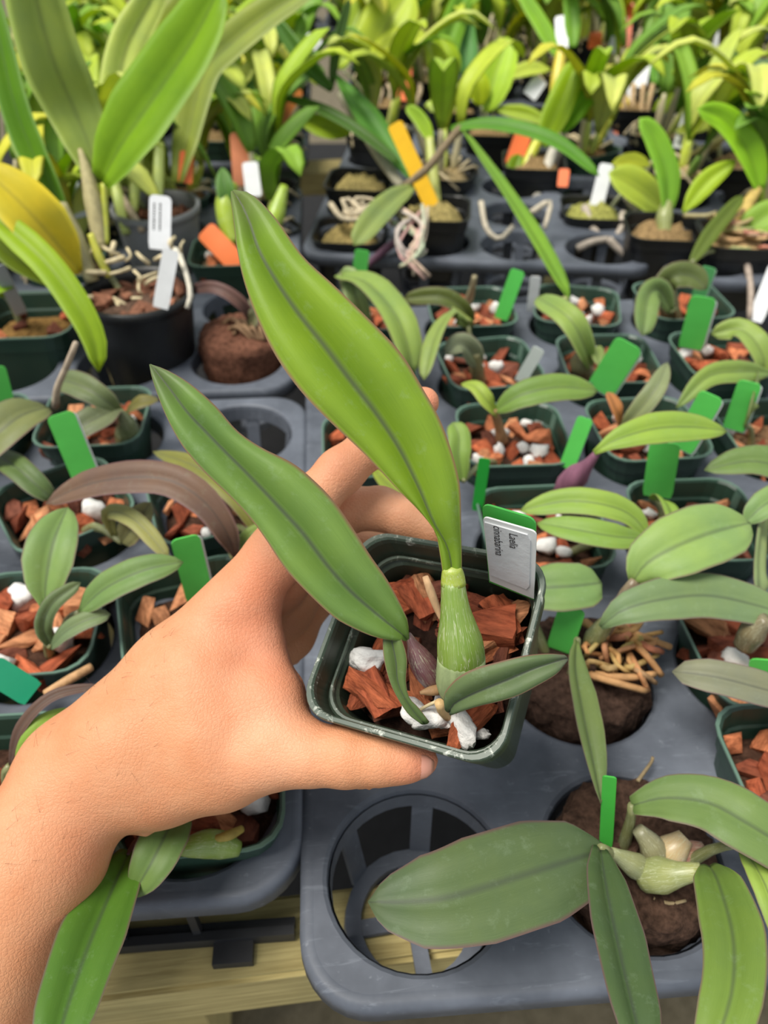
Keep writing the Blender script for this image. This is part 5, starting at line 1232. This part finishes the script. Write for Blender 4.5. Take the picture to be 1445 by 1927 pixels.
tl([(1345, 200, 0), (1340, 170, 0), (1310, 150, 0)], 14, rgb(150, 186, 60), 'lance')
tl([(1425, 260, 0), (1415, 235, 0), (1400, 215, 0)], 20, rgb(180, 180, 50), 'oval')
for k in range(8): root_obj(t, [(1260 + k * 12, 310 - k * 4, 0), (1300 + k * 10, 290 - k * 5, -.02), (1345 + k * 8, 262 - k * 3, -.02)], 4, rgb(190, 180, 120), rel=d0)
plant_tag('white tag behind the curved green leaf', (1278, 280, .01), (1300, 208, .01), 13, rgb(220, 224, 220), rel=d0)
plant_tag('white tag under the flower picture', (1362, 185, .03), (1380, 148, .03), 11, WHT_TAG, rel=d0)

# picture card with a violet flower at the right edge
pc = empty('picture_card', Gh(1430, 262, .03), 'picture card with a violet-blue orchid flower at the right edge', 'plant card')
dpc = depth(Gh(1430, 262, .03)) ; c0 = Pd(1432, 172, dpc)
def card_plate(name, outl, off, th, col, mat='petal'):
    m = len(outl); nr = -FW
    vs = [c0 + RT * x + UP * y + nr * (off + th) for x, y in outl] + [c0 + RT * x + UP * y + nr * off for x, y in outl]
    wobj(name, vs, [tuple(range(m))[::-1], tuple(range(m, 2 * m))] + [(k, (k + 1) % m, m + (k + 1) % m, m + k) for k in range(m)], M[mat], pc, col, False)
k_ = dpc / F_PX
card_plate('card', [(-38 * k_, -42 * k_), (42 * k_, -42 * k_), (42 * k_, 60 * k_), (-38 * k_, 60 * k_)], 0, .0008, rgb(96, 126, 84), 'tag')
card_plate('stake', [(-4 * k_, -100 * k_), (4 * k_, -100 * k_), (4 * k_, -42 * k_), (-4 * k_, -42 * k_)], 0, .0008, rgb(96, 126, 84), 'tag')
for a in range(0, 360, 60):
    pts = [(math.cos(R(a)) * l * k_ - math.sin(R(a)) * w * k_, math.sin(R(a)) * l * k_ + math.cos(R(a)) * w * k_) for l, w in ((4, -3), (18, -10), (30, -8), (36, 0), (30, 8), (18, 10), (4, 3))]
    card_plate('petal', pts, .0008 + .00005 * (a // 60), .0004, rgb(140, 150, 214) if a % 120 else rgb(176, 190, 234))
card_plate('flower_lip', [(-7 * k_, -4 * k_), (7 * k_, -4 * k_), (9 * k_, -20 * k_), (0, -28 * k_), (-9 * k_, -20 * k_)], .0016, .0004, rgb(186, 88, 150))

# loose tags and leaves in the far rows at left and top
far_tags = [('yellow tag behind the tall orchid leaf at upper left', (128, 62), (172, 42), 11, YEL_TAG, 260), ('bent yellow tag at the upper left edge', (40, 130), (36, 92), 16, YEL_TAG, 280),
            ('white tag among far leaves left of the dark strap leaf', (592, 95), (590, 62), 14, WHT_TAG, 250), ('orange tag at the top edge', (1118, 92), (1122, 60), 12, ORG_TAG, 200),
            ('tall orange tag near the top edge, right', (1172, 90), (1180, 5), 13, ORG_TAG, 190), ('white tag touching the tall orange tag', (1150, 100), (1172, 30), 9, WHT_TAG, 200),
            ('orange tag at the very top', (1018, 20), (1010, -8), 10, ORG_TAG, 150), ('white tag in the top right corner', (1425, 18), (1455, -10), 10, WHT_TAG, 170), ('small orange tag right of the rear pale canes', (1058, 352), (1062, 318), 10, ORG_TAG, 420)]
for lb, b_, t_, hw, colr_, gy in far_tags:
    dd = depth(Gh(b_[0], gy, .0)); plant_tag(lb, (b_[0], b_[1], 0), (t_[0], t_[1], 0), hw, colr_, rel=dd)
t, d0 = rear(395, 250, .03, 'dark green broad-leaved orchid behind the tall orchid at upper left', 111, 'green')
tl([(368, 220, 0), (440, 192, -.02), (520, 150, -.04), (588, 108, -.06)], 30, rgb(92, 138, 54), 'oval', (-.3, -.7, .6))
tl([(478, 302, .0), (515, 275, -.01), (555, 246, -.02)], 18, rgb(140, 176, 76), 'oval', (0, -.6, .7))
root_obj(t, [(480, 175, -.02), (500, 190, -.03), (540, 172, -.03), (580, 150, -.03)], 6, rgb(214, 214, 196), rel=d0)
bulb_obj('cane', t, [(375, 300, 0), (372, 250, 0), (378, 205, 0)], [8, 10, 8], rgb(150, 172, 60), 'bulb', rel=d0)

# stalks that carry leaves standing clear of their bulbs (leaf_stalk_auto)
for t in [o for o in COL.objects if o.type == 'EMPTY' and o.name.startswith('potted_orchid') and o is not hero]:
    T0 = wloc(t); kids = list(t.children); top_z = None
    for c in kids:
        if c.name.startswith(('pot.', 'pot')) and not c.name.startswith('potting'): top_z = T0.z + c.location.z - .014; break
    if top_z is None: top_z = T0.z + CELL_D + .006
    solid = [T0 + v.co for c in kids if c.name.startswith(('pseudobulb', 'cane', 'bud_sheath', 'leaf_stalk')) for v in c.data.vertices]
    for c in kids:
        if not c.name.startswith('leaf') or c.name.startswith('leaf_stalk'): continue
        b = T0 + sum((c.data.vertices[i].co for i in range(9)), Vector()) / 9
        if solid and min((b - q).length for q in solid) < .014: continue
        foot = Vector((T0.x, T0.y, top_z)); d = b - foot
        if d.length > .13 or d.length < .012: continue
        flat = Vector((d.x, d.y, 0)); foot = foot + flat * min(.6, .018 / max(flat.length, 1e-6))
        vs, fs = tube(crom([foot - Vector((0, 0, .004)), foot.lerp(b, .5) + Vector((0, 0, .006)), b], 7), [.0030, .0030, .0028, .0026, .0023, .0020, .0018], 8)
        wobj('leaf_stalk', vs, fs, M['bulb'], t, rgb(112, 118, 78), True, [((q % 8) / 8, (q // 8) / 6) for q in range(56)])

# generic orchids filling the remaining cells of the rear trays: eight prototypes, copied with their parts
protos = []
def make_proto(seed):
    rnd = random.Random(seed)
    t = empty('potted_orchid', Vector((0, 0, 0)), 'x', 'orchid')
    black = rnd.random() < .7
    obj('pot', POTB if black else POT, None, t, (0, 0, POT_H))
    obj('moss_mound', LUMP[seed % 3], None, t, (0, 0, POT_H - .012), None, (.95, .95, 1.1), [rgb(150, 130, 90), rgb(120, 92, 62), rgb(170, 150, 110)][seed % 3])
    pal = [rgb(192, 210, 80), rgb(170, 200, 66), rgb(142, 184, 68), rgb(206, 216, 120), rgb(212, 212, 80), rgb(124, 168, 70), rgb(196, 212, 104), rgb(184, 204, 64)]
    for k in range(rnd.randint(4, 6)):
        a = rnd.uniform(0, 6.28); lean = rnd.uniform(.15, .8); hc = rnd.uniform(.03, .085)
        b = Vector((.015 * math.cos(a), .015 * math.sin(a), POT_H - .008)); top = b + Vector((math.cos(a) * lean * hc * .7, math.sin(a) * lean * hc * .7, hc))
        mid = (b + top) / 2
        vs, fs = tube(crom([b, mid, top], 6), [.003, .0045, .005, .005, .004, .003], 7)
        c = pal[rnd.randrange(8)] if rnd.random() < .55 else rgb(190, 182, 150)
        n = 6; uvs = [((q % 7) / 7, (q // 7) / 5) for q in range(42)]
        wobj('cane', vs, fs, M['bulb'], t, c, True, uvs)
        for s in range(rnd.randint(1, 2)):
            a2 = a + rnd.uniform(-.9, .9); L = rnd.uniform(.09, .15); W = rnd.uniform(.012, .022)
            out = Vector((math.cos(a2), math.sin(a2), 0)); r1, r2 = rnd.uniform(.2, .7), rnd.uniform(.3, 1.0)
            pts = [top, top + out * L * .3 * r1 + Vector((0, 0, L * .38)), top + out * L * (.3 + .35 * r2) + Vector((0, 0, L * .68)), top + out * L * (.4 + .6 * r2) + Vector((0, 0, L * (1.0 - .55 * r2)))]
            mids = crom(pts, 12); ls, rs, ns = [], [], []; xs, ys = PROF['lance' if rnd.random() < .5 else 'strap']
            for i, p in enumerate(mids):
                tt = (mids[min(i + 1, 11)] - mids[max(i - 1, 0)]).normalized(); side = Vector((-out.y, out.x, 0)); nr = side.cross(tt).normalized()
                if nr.z < 0: nr = -nr
                w = W * interp(xs, ys, i / 11); ls.append(p - side * w + nr * w * .3); rs.append(p + side * w + nr * w * .3); ns.append(nr)
            leaf_grid('leaf', mids, ls, rs, lambda i: ns[i], t, M['leaf_plain'], pal[rnd.randrange(8)], .0015, .3, 6)
    for k in range(6):
        a = rnd.uniform(0, 6.28); pts = [Vector((.02 * math.cos(a), .02 * math.sin(a), POT_H)), Vector((.04 * math.cos(a + .4), .04 * math.sin(a + .4), POT_H + .006)), Vector((.05 * math.cos(a + .9), .05 * math.sin(a + .9), POT_H - .012))]
        vs, fs = tube(crom(pts, 6), [.002] * 6, 5); wobj('root', vs, fs, M['root'], t, rgb(200, 184, 150))
    return t
protos = [make_proto(200 + i) for i in range(10)]
used = [False] * 10
def copy_thing(root):
    c = root.copy(); COL.objects.link(c)
    for ch in root.children:
        d = ch.copy(); COL.objects.link(d); d.parent = c
    return c
taken = [wloc(o) for o in COL.objects if o.type == 'EMPTY' and o.name.startswith('potted_orchid') and wloc(o).y > .5 and not (o in protos)]
rnd = random.Random(31)
ORD = ['first', 'second', 'third', 'fourth', 'fifth', 'sixth']
def scatter(cellfn, cells, label, group, rim=(.02, .045), sc=(.9, 1.2), sep=.075):
    for ci, ri in cells:
        p = cellfn(ci, ri)
        if any((Vector((q.x, q.y, 0)) - p).length < sep for q in taken): continue
        i = rnd.randrange(10)
        o = protos[i] if not used[i] else copy_thing(protos[i]); used[i] = True
        s = rnd.uniform(*sc); o.location = p + Vector((rnd.uniform(-.008, .008), rnd.uniform(-.008, .008), rnd.uniform(*rim) - POT_H))
        o.rotation_euler = (0, 0, rnd.uniform(0, 6.28)); tag(o, f'{label}, {ORD[ri]} row from the front, {ORD[ci]} from the left', 'orchid', group)
        taken.append(p)
scatter(C, [(c, r) for r in range(2, 6) for c in range(4)], "crowded orchid in the middle rear tray", 'orchids crowding the middle rear tray', sep=.105)
scatter(Dt, [(c, r) for r in range(0, 6) for c in range(4)], "orchid in the rear right tray", 'orchids in the rear tray at the right', sep=.105)
scatter(Et, [(c, r) for r in range(2, 5) for c in range(4)], "orchid in the tall orchid's tray", 'orchids behind the tall orchid at upper left', (.0, .02), (.6, .8))
scatter(E2, [(c, r) for r in range(0, 5) for c in range(4)], "far orchid in the upper left tray", 'far orchids at upper left', (.0, .02), (.8, 1.0))
scatter(C2, [(c, r) for r in range(0, 6) for c in range(4)], "far orchid in the top middle tray", 'far orchids at the top middle')
scatter(D2, [(c, r) for r in range(0, 6) for c in range(4)], "far orchid in the top right tray", 'far orchids at the top right')
scatter(C3, [(c, r) for r in range(0, 5) for c in range(5)], "most distant orchid, last middle tray", 'most distant orchids, middle')
scatter(D3, [(c, r) for r in range(0, 5) for c in range(5)], "most distant orchid, last right tray", 'most distant orchids, right')
scatter(E3, [(c, r) for r in range(0, 5) for c in range(5)], "most distant orchid, last left tray", 'most distant orchids, left')
for i in range(10):
    if not used[i]:
        for ch in list(protos[i].children): bpy.data.objects.remove(ch)
        bpy.data.objects.remove(protos[i])
